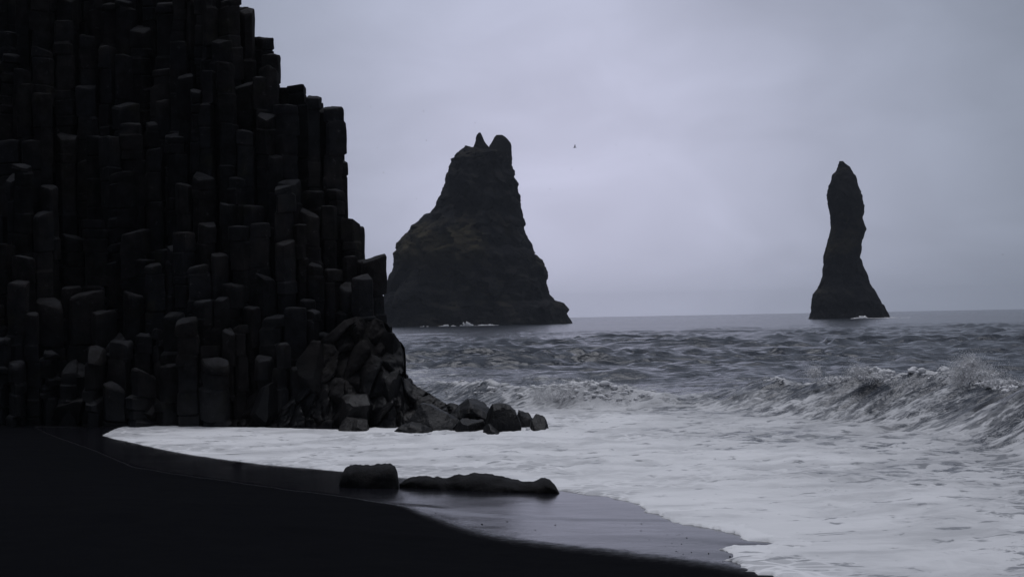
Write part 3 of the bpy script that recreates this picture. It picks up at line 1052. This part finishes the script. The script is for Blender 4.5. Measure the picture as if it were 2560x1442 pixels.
reef = [
    ([(1104, 1050), (1112, 1014), (1129, 1004), (1155, 998), (1173, 1001), (1184, 996), (1200, 990), (1208, 994), (1216, 1006), (1226, 1020), (1238, 1046), (1246, 1066)], (1062, 1070, 1074), 39.0, 1.5, 3.1,
     "black angular peaked boulder, tallest of the rocks off the cliff point"),
    ([(1196, 1070), (1203, 1040), (1214, 1020), (1228, 1014), (1258, 1012), (1275, 1018), (1287, 1028), (1296, 1046), (1301, 1062), (1303, 1084)], (1084, 1090, 1090), 37.3, 1.5, 4.3,
     "big blunt wet boulder with a sheer seaward side at the end of the reef"),
    ([(1200, 1080), (1208, 1068), (1222, 1063), (1240, 1062), (1252, 1068), (1262, 1084)], (1088, 1090, 1090), 36.4, 0.8, 5.2,
     "low dark slab of rock at the foot of the blunt wet boulder"),
    ([(1012, 1060), (1022, 1030), (1035, 1019), (1052, 1015), (1073, 1014), (1090, 1024), (1114, 1031), (1137, 1046), (1156, 1066), (1166, 1074)], (1070, 1074, 1078), 38.3, 1.5, 6.1,
     "long sloping ledge of rock between the cliff foot and the peaked boulder"),
    ([(1118, 1068), (1130, 1050), (1146, 1042), (1166, 1040), (1188, 1046), (1206, 1054), (1222, 1076)], (1078, 1082, 1084), 37.9, 1.2, 7.7,
     "smooth wet boulder wedged between the peaked and the blunt boulders"),
    ([(1286, 1046), (1290, 1026), (1298, 1021), (1310, 1028), (1325, 1040), (1334, 1052)], (1050, 1054, 1056), 39.2, 0.8, 8.3,
     "small leaning rock poking out of the white foam behind the blunt boulder"),
    ([(1318, 1062), (1326, 1043), (1340, 1038), (1357, 1045), (1369, 1060), (1374, 1078)], (1078, 1080, 1082), 37.5, 1.0, 9.9,
     "rounded rock farthest out in the foam with white water running off"),
    ([(846, 1076), (850, 1054), (860, 1042), (880, 1037), (900, 1038), (912, 1048), (918, 1074)], (1079, 1081, 1081), 38.7, 1.1, 2.4,
     "smooth dark boulder at the cliff foot, on the edge of the white foam"),
    ([(985, 1080), (1000, 1066), (1025, 1060), (1050, 1064), (1075, 1072), (1092, 1082)], (1086, 1088, 1088), 37.8, 1.0, 1.7,
     "flat half-drowned rock at the foot of the sloping ledge"),
    ([(1006, 1010), (1020, 980), (1047, 974), (1067, 981), (1082, 992), (1102, 1008), (1122, 1030)], (1030, 1036, 1040), 40.3, 1.2, 12.6,
     "dark broken ledge stepping down from the cliff point, highest and farthest back of the reef"),
]
for (top, base, Y, dep, sd_, lab) in reef:
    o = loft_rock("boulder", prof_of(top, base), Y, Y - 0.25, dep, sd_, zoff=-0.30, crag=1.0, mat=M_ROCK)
    tag(o, lab, "rock", G_REEF)


# ------------------------------------------------------------------ the two black rocks on the wet sand
rA = loft_rock("beach_rock", [(848, 1208, 1212, .25), (851, 1190, 1215, .6), (858, 1178, 1217, .8), (870, 1170, 1219, .92), (884, 1167, 1220, 1.0), (897, 1168, 1221, 1.0), (908, 1171, 1222, 1), (920, 1171, 1222, 1),
                              (940, 1167, 1223, 1), (960, 1165, 1224, 1), (972, 1166, 1224, .95), (982, 1174, 1223, .85), (989, 1186, 1221, .7), (994, 1205, 1217, .3)], 25.2, 25.0, 0.85, 3.0)
tag(rA, "rounded oblong black rock with a shallow saddle on the wet sand", "rock", "black rocks at the swash edge")
rB = loft_rock("beach_rock", [(998, 1212, 1214, .2), (1012, 1203, 1218, .35), (1030, 1196, 1219, .45), (1048, 1193, 1220, .55), (1064, 1194, 1222, .6), (1090, 1199, 1228, .65), (1110, 1204, 1234, .7),
                              (1128, 1199, 1237, .8), (1145, 1195, 1239, .9), (1165, 1195, 1241, 1), (1185, 1190, 1243, 1), (1203, 1190, 1244, 1), (1220, 1193, 1245, 1), (1245, 1200, 1245, .95), (1275, 1205, 1245, .85), (1310, 1209, 1244, .75),
                              (1340, 1209, 1243, .7), (1352, 1205, 1242, .7), (1364, 1203, 1241, .7), (1376, 1207, 1240, .65), (1388, 1215, 1239, .5), (1399, 1232, 1236, .2)], 25.2, 24.1, 0.95, 8.0)
tag(rB, "long low lumpy black rock stretched along the edge of the foam", "rock", "black rocks at the swash edge")

# a stone left at the edge of the left tongue of foam
ps = on_sand(592, 1158)
st = obj("beach_stone", rock_mesh("beach_stone", (0.20, 0.12, 0.055), 55, cuts=5, sub=3, rough=0.08), M_BOULDER, None, (ps.x, ps.y, ps.z + 0.008))
tag(st, "small lone dark stone on wet sand just below the foam tongue", "stone")

# pebbles on the wet sand (beyond counting)
bm = bmesh.new()
pr = random.Random(12)
for q in range(170):
    fpx = pr.uniform(420, 1830)
    lo = np.interp(fpx, [420, 850, 1020, 1100, 1500, 1830], [1140, 1195, 1225, 1245, 1252, 1380])
    hi = np.interp(fpx, [420, 850, 1020, 1200, 1500, 1830], [1180, 1236, 1280, 1340, 1372, 1405])
    p = on_sand(fpx, pr.uniform(lo, hi))
    s_ = pr.choice((0.003, 0.004, 0.004, 0.005, 0.006, 0.009)) * pr.uniform(0.8, 1.3)
    r_ = bmesh.ops.create_icosphere(bm, subdivisions=1, radius=s_)
    mtx = Matrix.Translation(p + Vector((0, 0, s_ * 0.3))) @ Euler((0, 0, pr.uniform(0, 6))).to_matrix().to_4x4() @ Matrix.Diagonal((1.5, 1.0, 0.7, 1))
    bmesh.ops.transform(bm, matrix=mtx, verts=r_["verts"])
me = bpy.data.meshes.new("pebbles"); bm.to_mesh(me); bm.free()
tag(obj("pebbles", me, M_BOULDER), "tiny dark pebbles strewn over the shining wet sand", None, None, "stuff")


# ------------------------------------------------------------------ sea stacks
def stack_material(name, base):
    k = MatB(name)
    pos = k.n("ShaderNodeNewGeometry").outputs["Position"]
    sx = k.n("ShaderNodeSeparateXYZ"); k.l(pos, sx.inputs[0])
    big = k.noise(0.045, 5, 0.6, pos, 0.4)
    med = k.noise(0.22, 6, 0.65, pos)
    col = k.mix(k.maprange(med, 0.35, 0.68), (base * 0.6, base * 0.62, base * 0.8), (base * 1.15, base * 1.12, base * 1.25))
    # thin turf on the ledges
    nrm_ = k.n("ShaderNodeNewGeometry").outputs["Normal"]
    ns = k.n("ShaderNodeSeparateXYZ"); k.l(nrm_, ns.inputs[0])
    zz = sx.outputs["Z"]
    band = k.math('MULTIPLY', k.maprange(zz, 22, 31), k.maprange(zz, 48, 38))
    turf = k.math('MULTIPLY', k.maprange(k.math('ADD', big, k.math('MULTIPLY', med, 0.35)), 0.60, 0.78),
                  k.math('MULTIPLY_ADD', band, 0.85, k.maprange(ns.outputs["Z"], 0.35, 0.75, 0.08, 0.5)))
    col = k.mix(k.math('MULTIPLY', turf, 0.85), col, (0.050, 0.042, 0.025))
    gu = k.math('MULTIPLY', k.maprange(k.noise(0.5, 6, 0.75, pos), 0.665, 0.70), k.maprange(zz, 36, 14, 0.0, 0.6))
    col = k.mix(gu, col, (0.16, 0.16, 0.16))
    nb = k.bump(med, 0.9, 3.0)
    nb = k.bump(k.noise(0.9, 5, 0.65, pos), 0.7, 0.8, nb)
    return k.set(color=col, rough=0.95, spec=0.12, normal=nb)


M_STACK = stack_material("stack_rock", 0.015)
SY_ = 620.0


def stack_mesh(name, left, right, Y, seed, nz_=150, na_=160, flat=0.75, amp=1.0, top_close=True, cdepth=0.0):
    """lofts uneven ovals through a left and a right profile of the rock at distance Y"""
    Lw = [at_y(a, b, Y) for a, b in left]; Rw = [at_y(a, b, Y) for a, b in right]
    lz = np.array([p.z for p in Lw]); lx = np.array([p.x for p in Lw]); rz = np.array([p.z for p in Rw]); rx = np.array([p.x for p in Rw])
    o1, o2 = np.argsort(lz), np.argsort(rz)
    zt, zb = min(lz.max(), rz.max()), -3.0
    zs = zt - (zt - zb) * (np.linspace(0, 1, nz_) ** 1.15)
    th = np.linspace(0, 2 * math.pi, na_, endpoint=False)
    Z, TH = np.meshgrid(zs, th, indexing='ij')
    XL = np.interp(Z, lz[o1], lx[o1]); XR = np.interp(Z, rz[o2], rx[o2])
    cx, hw = (XL + XR) / 2, (XR - XL) / 2
    ca, sa = np.cos(TH), np.sin(TH)
    e = 0.88
    X = cx + hw * np.sign(ca) * np.abs(ca) ** e
    Yy = Y + cdepth + hw * flat * np.sign(sa) * np.abs(sa) ** e
    hwm = np.minimum(hw, 16)
    n_ = fbm(X * 0.055 + seed, Yy * 0.055, Z * 0.045, 5, 0.55) - 0.1
    rg = ridged(X * 0.10 + seed, Yy * 0.10, Z * 0.05, 4) - 0.35
    edge = np.abs(ca)                                     # keep the outline, break up the faces
    dr = (n_ * 2.6 + rg * 1.6) * (hwm / 16) * amp * (1 - 0.62 * edge ** 2) + 0.55 * amp * fbm(X * 0.35, Yy * 0.35, Z * 0.35, 3) + 0.45 * amp * np.round(1.5 * perlin(X * 0.12, seed, Z * 0.22)) * edge
    P_ = np.stack([X, Yy, Z], -1).reshape(-1, 3)
    r_ = np.random.default_rng(int(seed * 7))
    ns_ = int(180 * min(1.0, amp * 1.1))
    sd_ = P_[r_.choice(len(P_), ns_, replace=False)]
    fr_ = fractured(P_ / 6.0, None, sd_ / 6.0, r_.normal(size=(ns_, 3)) * np.array([0.45, 0.45, 0.30]), r_.normal(size=ns_) * 0.10).reshape(X.shape)
    dr = dr + np.clip(fr_, -0.4, 0.32) * 3.4 * amp * np.clip(hw / 12, 0.15, 1)
    X = X + ca * dr; Yy = Yy + sa * dr * 1.3
    v = np.stack([X, Yy, Z + 0.5 * amp * fbm(X * 0.2, Yy * 0.2, Z * 0.2, 2) * (np.arange(nz_)[:, None] > 0)], -1)
    verts = v.reshape(-1, 3)
    faces = []
    for a in range(nz_ - 1):
        for b in range(na_):
            c2 = (b + 1) % na_
            faces.append((a * na_ + b, (a + 1) * na_ + b, (a + 1) * na_ + c2, a * na_ + c2))
    faces.append(tuple(range(na_)))
    return verts, faces


def build_stack(name, left, right, seed, parent=None, origin=(0, 0, 0), **kw):
    v, f = stack_mesh(name, left, right, SY_, seed, **kw)
    v = v - np.array(origin)[None, :]
    o = obj(name, new_mesh(name, v.tolist(), f, True, 50), M_STACK, parent)
    if parent is None:
        o.location = origin
    return o


ob = at_y(1190, 812, SY_)
big = build_stack("sea_stack",
                  [(1159, 364), (1154, 371), (1148, 381), (1140, 393), (1130, 398), (1130, 406), (1123, 417), (1121, 430), (1112, 446), (1110, 476), (1100, 490), (1089, 505), (1086, 516), (1058, 546), (1040, 563), (1021, 580), (1002, 600), (994, 618),
                   (984, 634), (985, 667), (976, 690), (969, 717), (962, 740), (958, 763), (953, 790), (950, 812), (948, 840)],
                  [(1170, 364), (1180, 369), (1200, 372), (1221, 375), (1262, 379), (1276, 384), (1278, 400), (1277, 421), (1281, 436), (1288, 445), (1294, 461), (1290, 472), (1290, 480), (1294, 494), (1299, 509), (1301, 540), (1304, 571), (1308, 590), (1324, 609), (1326, 622), (1340, 635),
                   (1351, 650), (1357, 668), (1362, 688), (1366, 712), (1372, 734), (1381, 750), (1399, 757), (1408, 766), (1414, 779), (1420, 795), (1428, 808), (1436, 830)],
                  4.0, origin=(ob.x, SY_, 0))
tag(big, "broad dark sea stack topped by two horns rising from the sea", "sea stack", "sea stacks off the beach")
hornA = build_stack("pinnacle", [(1197, 330), (1192, 338), (1188, 348), (1187, 358), (1184, 366), (1183, 376), (1178, 400)],
                    [(1202, 332), (1208, 340), (1211, 350), (1213, 358), (1220, 366), (1226, 374), (1232, 400)], 9.0, parent=big, origin=(ob.x, SY_, 0), nz_=50, na_=50, amp=0.5)
hornB = build_stack("pinnacle", [(1243, 337), (1238, 340), (1233, 347), (1229, 356), (1226, 362), (1222, 372), (1205, 410)],
                    [(1256, 338), (1264, 343), (1271, 350), (1275, 358), (1277, 366), (1278, 380), (1279, 410)], 13.0, parent=big, origin=(ob.x, SY_, 0), nz_=50, na_=50, amp=0.5)
for hrn in (hornA, hornB):                                # their feet end inside the main rock
    vv = hrn.data.vertices
    zmin = at_y(1200, 415, SY_).z
    for v in vv:
        if v.co.z < zmin:
            v.co.z = zmin - (zmin - v.co.z) * 0.02
hornA["label"] = "narrow pointed horn"
hornB["label"] = "blunt rounded horn with thin green turf"
o2 = at_y(2122, 796, SY_)
fin = build_stack("sea_stack",
                  [(2100, 401), (2098, 408), (2095, 418), (2088, 428), (2082, 437), (2077, 452), (2073, 469), (2068, 484), (2068, 494), (2074, 514), (2078, 549), (2078, 574), (2071, 606), (2066, 624), (2062, 641), (2058, 668), (2058, 692),
                   (2047, 721), (2035, 737), (2030, 748), (2027, 762), (2030, 778), (2025, 796), (2022, 820)],
                  [(2106, 403), (2116, 411), (2127, 419), (2129, 425), (2141, 447), (2149, 472), (2159, 491), (2161, 520), (2158, 545), (2162, 577), (2154, 603), (2149, 644), (2155, 664), (2162, 676), (2180, 714), (2191, 735),
                   (2200, 750), (2209, 770), (2216, 788), (2224, 820)],
                  21.0, origin=(o2.x, SY_, 0), amp=0.5)
tag(fin, "slender finger-shaped sea stack with a flared foot, standing alone", "sea stack", "sea stacks off the beach")


# surf at the feet of the stacks: lumps of white water
def surf(name, px0, px1, ytop, ybase, Y, seed, n=26, thin=1.0):
    bm = bmesh.new()
    r_ = random.Random(seed)
    for q in range(n):
        f = r_.random()
        xx = px0 + (px1 - px0) * f
        hump = max(0.15, 1 - abs(2 * f - 1)) * r_.uniform(0.3, 1.0)
        b_ = at_y(xx, ybase, Y)
        top = at_y(xx, ybase + (ytop - ybase) * hump, Y)
        hz = max(0.15 if Y > 100 else 0.03, top.z - b_.z)
        wd = (at_y(px1, ybase, Y).x - at_y(px0, ybase, Y).x) * r_.uniform(0.05, 0.12)
        rr = bmesh.ops.create_icosphere(bm, subdivisions=2, radius=1.0)
        for v in rr["verts"]:
            v.co *= 1 + 0.35 * mnoise.noise(v.co * 2.0 + Vector((q * 3.1, 0, 0)))
        bmesh.ops.transform(bm, matrix=Matrix.Translation((b_.x, Y - r_.uniform(0, 3) * (1 if Y > 100 else 0.12), 0.0)) @ Matrix.Diagonal((wd, wd * 0.7, hz * thin, 1)), verts=rr["verts"])
    me_ = bpy.data.meshes.new(name); bm.to_mesh(me_); bm.free()
    me_.polygons.foreach_set("use_smooth", [True] * len(me_.polygons))
    return tag(obj(name, me_, M_FOAM), "white surf breaking at the foot of a sea stack" if Y > 100 else "white water washing round the reef rocks", None, None, "stuff")


surf("surf_foam", 1142, 1186, 800, 815, 590, 3, 20)
surf("surf_foam", 1098, 1140, 808, 816, 588, 4, 16)
surf("surf_foam", 1188, 1245, 807, 814, 588, 5, 18, 0.8)
surf("surf_foam", 1052, 1074, 812, 817, 588, 6, 8, 0.8)
surf("surf_foam", 2126, 2180, 786, 796, 588, 7, 20)
surf("surf_foam", 2180, 2270, 791, 794, 592, 8, 20, 0.8)

# ------------------------------------------------------------------ spray over the breaking crest: drops beyond counting
def spray(name, spots, seed, label):
    r_ = np.random.default_rng(seed)
    tet = np.array([(1, 1, 1), (1, -1, -1), (-1, 1, -1), (-1, -1, 1)], float) / math.sqrt(3)
    allp, alls = [], []
    for (c, sxyz, n, size) in spots:
        n = int(n * 7)
        p = r_.normal(size=(n, 3)) * np.array(sxyz)[None, :]
        wsp = np.stack([fbm(p[:, 0] * 4 + c[0] * 3 + 7 * k_, p[:, 1] * 4, p[:, 2] * 4, 3) for k_ in range(3)], -1)
        p = p + wsp * np.array(sxyz)[None, :] * 0.6
        p[:, 2] += 0.5 * np.maximum(p[:, 2], 0)
        allp.append(p + np.array(c)); alls.append(0.62 * size * r_.lognormal(0, 0.4, n))
    p = np.concatenate(allp); sz = np.concatenate(alls); n = len(p)
    q_ = r_.normal(size=(n, 4)); q_ /= np.linalg.norm(q_, axis=1)[:, None]
    w_, x_, y_, z_ = q_.T
    Rm = np.stack([np.stack([1 - 2 * (y_ * y_ + z_ * z_), 2 * (x_ * y_ - z_ * w_), 2 * (x_ * z_ + y_ * w_)], -1),
                   np.stack([2 * (x_ * y_ + z_ * w_), 1 - 2 * (x_ * x_ + z_ * z_), 2 * (y_ * z_ - x_ * w_)], -1),
                   np.stack([2 * (x_ * z_ - y_ * w_), 2 * (y_ * z_ + x_ * w_), 1 - 2 * (x_ * x_ + y_ * y_)], -1)], 1)
    V = p[:, None, :] + np.einsum('nij,kj->nki', Rm, tet) * sz[:, None, None]
    b0 = (np.arange(n) * 4)[:, None, None]
    Fc = (b0 + np.array([(0, 1, 2), (0, 2, 3), (0, 3, 1), (1, 3, 2)])[None]).reshape(-1, 3)
    me_ = bpy.data.meshes.new(name)
    me_.vertices.add(n * 4); me_.vertices.foreach_set("co", V.reshape(-1).astype(np.float32))
    me_.loops.add(Fc.size); me_.loops.foreach_set("vertex_index", Fc.ravel().astype(np.int32))
    me_.polygons.add(len(Fc)); me_.polygons.foreach_set("loop_start", np.arange(0, Fc.size, 3, dtype=np.int32))
    me_.update(calc_edges=True); me_.validate()
    return tag(obj(name, me_, M_FOAM), label, None, None, "stuff")


def top_of(px, py, Y):
    p = at_y(px, py, Y)
    return (p.x, p.y, p.z)


sp1 = [(top_of(2420, 925, 34.6), (0.20, 0.20, 0.11), 800, 0.010), (top_of(2440, 930, 34.4), (0.34, 0.25, 0.10), 800, 0.010), (top_of(2422, 905, 34.6), (0.10, 0.15, 0.08), 420, 0.009),
       (top_of(2500, 955, 33.2), (0.35, 0.25, 0.05), 400, 0.010), (top_of(2395, 945, 35), (0.10, 0.15, 0.10), 500, 0.010),
       (top_of(2143, 927, 40.2), (0.16, 0.2, 0.08), 350, 0.010), (top_of(2170, 940, 40), (0.35, 0.2, 0.05), 300, 0.010), (top_of(2035, 928, 41.8), (0.12, 0.2, 0.07), 250, 0.010),
       (top_of(2090, 945, 41), (0.40, 0.25, 0.045), 300, 0.010), (top_of(2270, 952, 38), (0.5, 0.25, 0.04), 300, 0.010)]
spray("sea_spray", sp1, 4, "white spray blown off the crest of the breaking wave")
sp2 = [(top_of(1420, 985, 47), (0.5, 0.4, 0.12), 1300, 0.012), (top_of(1500, 985, 47), (0.5, 0.4, 0.10), 1300, 0.012), (top_of(1560, 1000, 46), (0.4, 0.3, 0.08), 700, 0.012), (top_of(1360, 990, 46), (0.3, 0.3, 0.09), 500, 0.012)]
spray("sea_spray", sp2, 6, "low burst of white spray where the small wave breaks beyond the reef")


# tumbling white water along the crests, built on the crest of the sheet itself
def crest_foam(name, br, amp_min, n, size, seed, label, band=(-0.28, 0.16), dens=None, plumes=()):
    (hh, push, s_, rn, A, line) = br
    sel = np.argwhere((s_ > band[0]) & (s_ < band[1]) & (A > amp_min) & (np.abs(SX / SY) < 0.40))
    r_ = np.random.default_rng(seed)
    wgt = (A[sel[:, 0], sel[:, 1]] - amp_min * 0.8) ** 1.5
    wgt = wgt * np.clip(0.35 + perlin(rn[sel[:, 0], sel[:, 1]] * 0.8, seed, 1.0), 0.02, 1)
    if dens is not None:
        wgt = wgt * np.interp(SX[sel[:, 0], sel[:, 1]] / SY[sel[:, 0], sel[:, 1]] * FPX + 1280, dens[0], dens[1])
    pick = sel[r_.choice(len(sel), n, p=wgt / wgt.sum())]
    bm = bmesh.new()
    bmesh.ops.create_icosphere(bm, subdivisions=2, radius=1.0)
    uv = np.array([v.co[:] for v in bm.verts]); uf = np.array([[v.index for v in f.verts] for f in bm.faces]); bm.free()
    V, Fa = [], []
    for q, (i_, j_) in enumerate(pick):
        sz = size * r_.lognormal(0, 0.5)
        c = np.array([(SX + 0)[i_, j_] + DX[i_, j_], SY[i_, j_] + DY[i_, j_], H[i_, j_]]) + r_.normal(size=3) * np.array([0.05, 0.05, 0.02])
        o_ = r_.uniform(0, 90)
        d = uv * (1 + 0.45 * perlin(uv[:, 0] * 1.7 + o_, uv[:, 1] * 1.7, uv[:, 2] * 1.7) + 0.25 * perlin(uv[:, 0] * 4 + o_, uv[:, 1] * 4, uv[:, 2] * 4))[:, None]
        V.append(d * np.array([sz * 1.5, sz, sz * 0.75]) + c)
        Fa.append(uf + q * len(uv))
    q = n
    for (c0_, spr, m_, sz0) in plumes:                    # thrown-up clots above the crest
        for _ in range(m_):
            g_ = r_.normal(size=3)
            c = np.array(c0_) + g_ * np.array(spr)
            sz = sz0 * r_.lognormal(0, 0.5) * math.exp(-0.35 * float(g_ @ g_) / 3)
            o_ = r_.uniform(0, 90)
            d = uv * (1 + 0.5 * perlin(uv[:, 0] * 1.7 + o_, uv[:, 1] * 1.7, uv[:, 2] * 1.7) + 0.3 * perlin(uv[:, 0] * 4 + o_, uv[:, 1] * 4, uv[:, 2] * 4))[:, None]
            V.append(d * sz + c)
            Fa.append(uf + q * len(uv)); q += 1
    me_ = bpy.data.meshes.new(name)
    me_.from_pydata(np.concatenate(V).tolist(), [], np.concatenate(Fa).tolist())
    me_.polygons.foreach_set("use_smooth", [True] * len(me_.polygons))
    return tag(obj(name, me_, M_FOAM), label, None, None, "stuff")


crest_foam("crest_foam", b1, 0.85, 900, 0.036, 3, "white tumbling foam on the crest of the big breaking wave",
           plumes=((top_of(2420, 926, 34.5), (0.13, 0.12, 0.085), 380, 0.021), (top_of(2455, 938, 34.2), (0.20, 0.15, 0.06), 300, 0.019), (top_of(2405, 940, 34.7), (0.10, 0.1, 0.08), 180, 0.022),
                   (top_of(2430, 905, 34.5), (0.06, 0.08, 0.05), 50, 0.018), (top_of(2142, 930, 40.2), (0.13, 0.1, 0.07), 220, 0.019), (top_of(2175, 943, 40.0), (0.22, 0.1, 0.04), 90, 0.026),
                   (top_of(2035, 932, 41.8), (0.10, 0.1, 0.07), 180, 0.019), (top_of(2090, 948, 41.0), (0.3, 0.1, 0.04), 90, 0.026), (top_of(2510, 958, 33.2), (0.28, 0.12, 0.04), 110, 0.026)))
crest_foam("crest_foam", b2, 0.30, 420, 0.034, 8, "white tumbling foam on the small wave beyond the reef", (-0.3, 0.7), ([1000, 1310, 1380, 1560, 1640], [0.15, 0.15, 1, 1, 0.2]))
surf("surf_foam", 1302, 1336, 1056, 1083, 37.6, 11, 22, 0.6)
surf("surf_foam", 1040, 1112, 1076, 1088, 37.4, 12, 22, 0.5)
surf("surf_foam", 1150, 1206, 1078, 1090, 37.0, 13, 18, 0.5)

# ------------------------------------------------------------------ seabirds
k = MatB("bird_feather")
M_BIRD = k.set(color=k.mix(k.noise(8.0), (0.10, 0.10, 0.11), (0.16, 0.16, 0.17)), rough=0.9, spec=0.1)


def bird_parts(span):
    """body loft and two raised wings; length along x"""
    b_v, b_f = [], []
    ns, nr = 10, 8
    prof = [(-.50, .005), (-.42, .05), (-.30, .055), (-.15, .09), (0, .115), (.15, .105), (.27, .075), (.36, .07), (.42, .045), (.50, .006)]
    for (x, r_) in prof:
        for j in range(nr):
            a = 2 * math.pi * j / nr
            b_v.append((x * .55 * span, math.cos(a) * r_ * .6 * span, math.sin(a) * r_ * .55 * span + (0.02 * span if x > .25 else 0)))
    for a in range(len(prof) - 1):
        for j in range(nr):
            c2 = (j + 1) % nr
            b_f.append((a * nr + j, a * nr + c2, (a + 1) * nr + c2, (a + 1) * nr + j))
    wings = []
    for sgn in (-1, 1):
        v, f = [], []
        st_ = [(0.02, .0, .13), (.15, .12, .15), (.30, .30, .13), (.42, .50, .09), (.50, .70, .02)]
        for (yy, zz, ch_) in st_:
            for (dx, dz) in ((ch_ * .5, 0), (0, .012), (-ch_ * .5, 0), (0, -.012)):
                v.append(((dx - 0.08 * yy) * span, sgn * yy * .55 * span, (zz * .62 + dz) * span))
        for a in range(len(st_) - 1):
            for j in range(4):
                c2 = (j + 1) % 4
                f.append((a * 4 + j, a * 4 + c2, (a + 1) * 4 + c2, (a + 1) * 4 + j))
        wings.append((v, f))
    return (b_v, b_f), wings


def bird(name, px, py, Y, span, heading, label, group=None):
    p = at_y(px, py, Y)
    e = obj(name, None, None, None, p)
    tag(e, label, "bird", group)
    (bv, bf), ws = bird_parts(span)
    obj("body", new_mesh("bird_body", bv, bf), M_BIRD, e)
    for (v, f) in ws:
        obj("wing", new_mesh("bird_wing", v, f), M_BIRD, e)
    e.rotation_euler = (0, 0, heading)
    return e


g = bird("seagull", 1437, 369, 240.0, 1.15, math.radians(172), "grey gull with wings raised flying between the two sea stacks")
G_B = "distant seabirds circling the stacks"
far = bird("seabird", 1059, 279, 500.0, 0.8, 0.4, "tiny dark seabird higher than both horns, above the left flank of the broad stack", G_B)
spots = [(1188, 308, "tiny seabird hovering just above the pointed horn of the broad stack"),
         (1217, 336, "tiny seabird in the gap between the two horns of the broad stack"),
         (1066, 352, "tiny seabird level with the horn tips, halfway between the cliff edge and the horns"),
         (943, 370, "tiny seabird near the cliff edge, level with the base of the horns"),
         (959, 432, "tiny seabird in the sky gap beside the tallest straight cliff columns"),
         (1041, 498, "tiny seabird close above the sloping left shoulder of the broad stack"),
         (1540, 364, "tiny seabird level with the grey gull and to its right"),
         (1624, 387, "tiny seabird between the gull and the slender stack, the nearer to that stack"),
         (1429, 425, "tiny seabird directly below the grey gull"),
         (1375, 473, "tiny seabird right of the bulging upper edge of the broad stack"),
         (1474, 572, "tiny seabird lower than the gull, level with the middle of the broad stack"),
         (2507, 637, "tiny seabird to the right of the slender finger stack"),
         (1840, 713, "tiny seabird low over the horizon, left of the slender stack's foot"),
         (927, 269, "tiny seabird beside the stepped top of the cliff, leftmost in the open sky")]
for q, (px, py, lab) in enumerate(spots):
    c = far.copy(); C.objects.link(c)
    c.location = at_y(px, py, 500.0 + 15 * (q % 5))
    c.rotation_euler = (0.3 * math.sin(q), 0, q * 1.7)
    c["label"] = lab
    for ch_ in far.children:
        d = ch_.copy(); C.objects.link(d); d.parent = c

# ------------------------------------------------------------------ haze over the sea
bm = bmesh.new()
bmesh.ops.create_cube(bm, size=1.0)
x0, x1, y0, y1, z0, z1 = -10200.0, 10200.0, -150.0, 5500.0, -3.4, 86.0
bmesh.ops.transform(bm, matrix=Matrix.Translation(((x0 + x1) / 2, (y0 + y1) / 2, (z0 + z1) / 2)) @ Matrix.Diagonal((x1 - x0, y1 - y0, z1 - z0, 1)), verts=bm.verts[:])
me = bpy.data.meshes.new("haze"); bm.to_mesh(me); bm.free()
hm = bpy.data.materials.new("haze_air"); hm.use_nodes = True
hn = hm.node_tree; hn.nodes.clear()
ho = hn.nodes.new("ShaderNodeOutputMaterial"); hv = hn.nodes.new("ShaderNodeVolumePrincipled")
hv.inputs["Color"].default_value = (0.84, 0.90, 1.0, 1); hv.inputs["Density"].default_value = 0.00009; hv.inputs["Anisotropy"].default_value = 0.0
hn.links.new(hv.outputs[0], ho.inputs["Volume"])
tag(obj("haze", me, hm), kind="stuff")
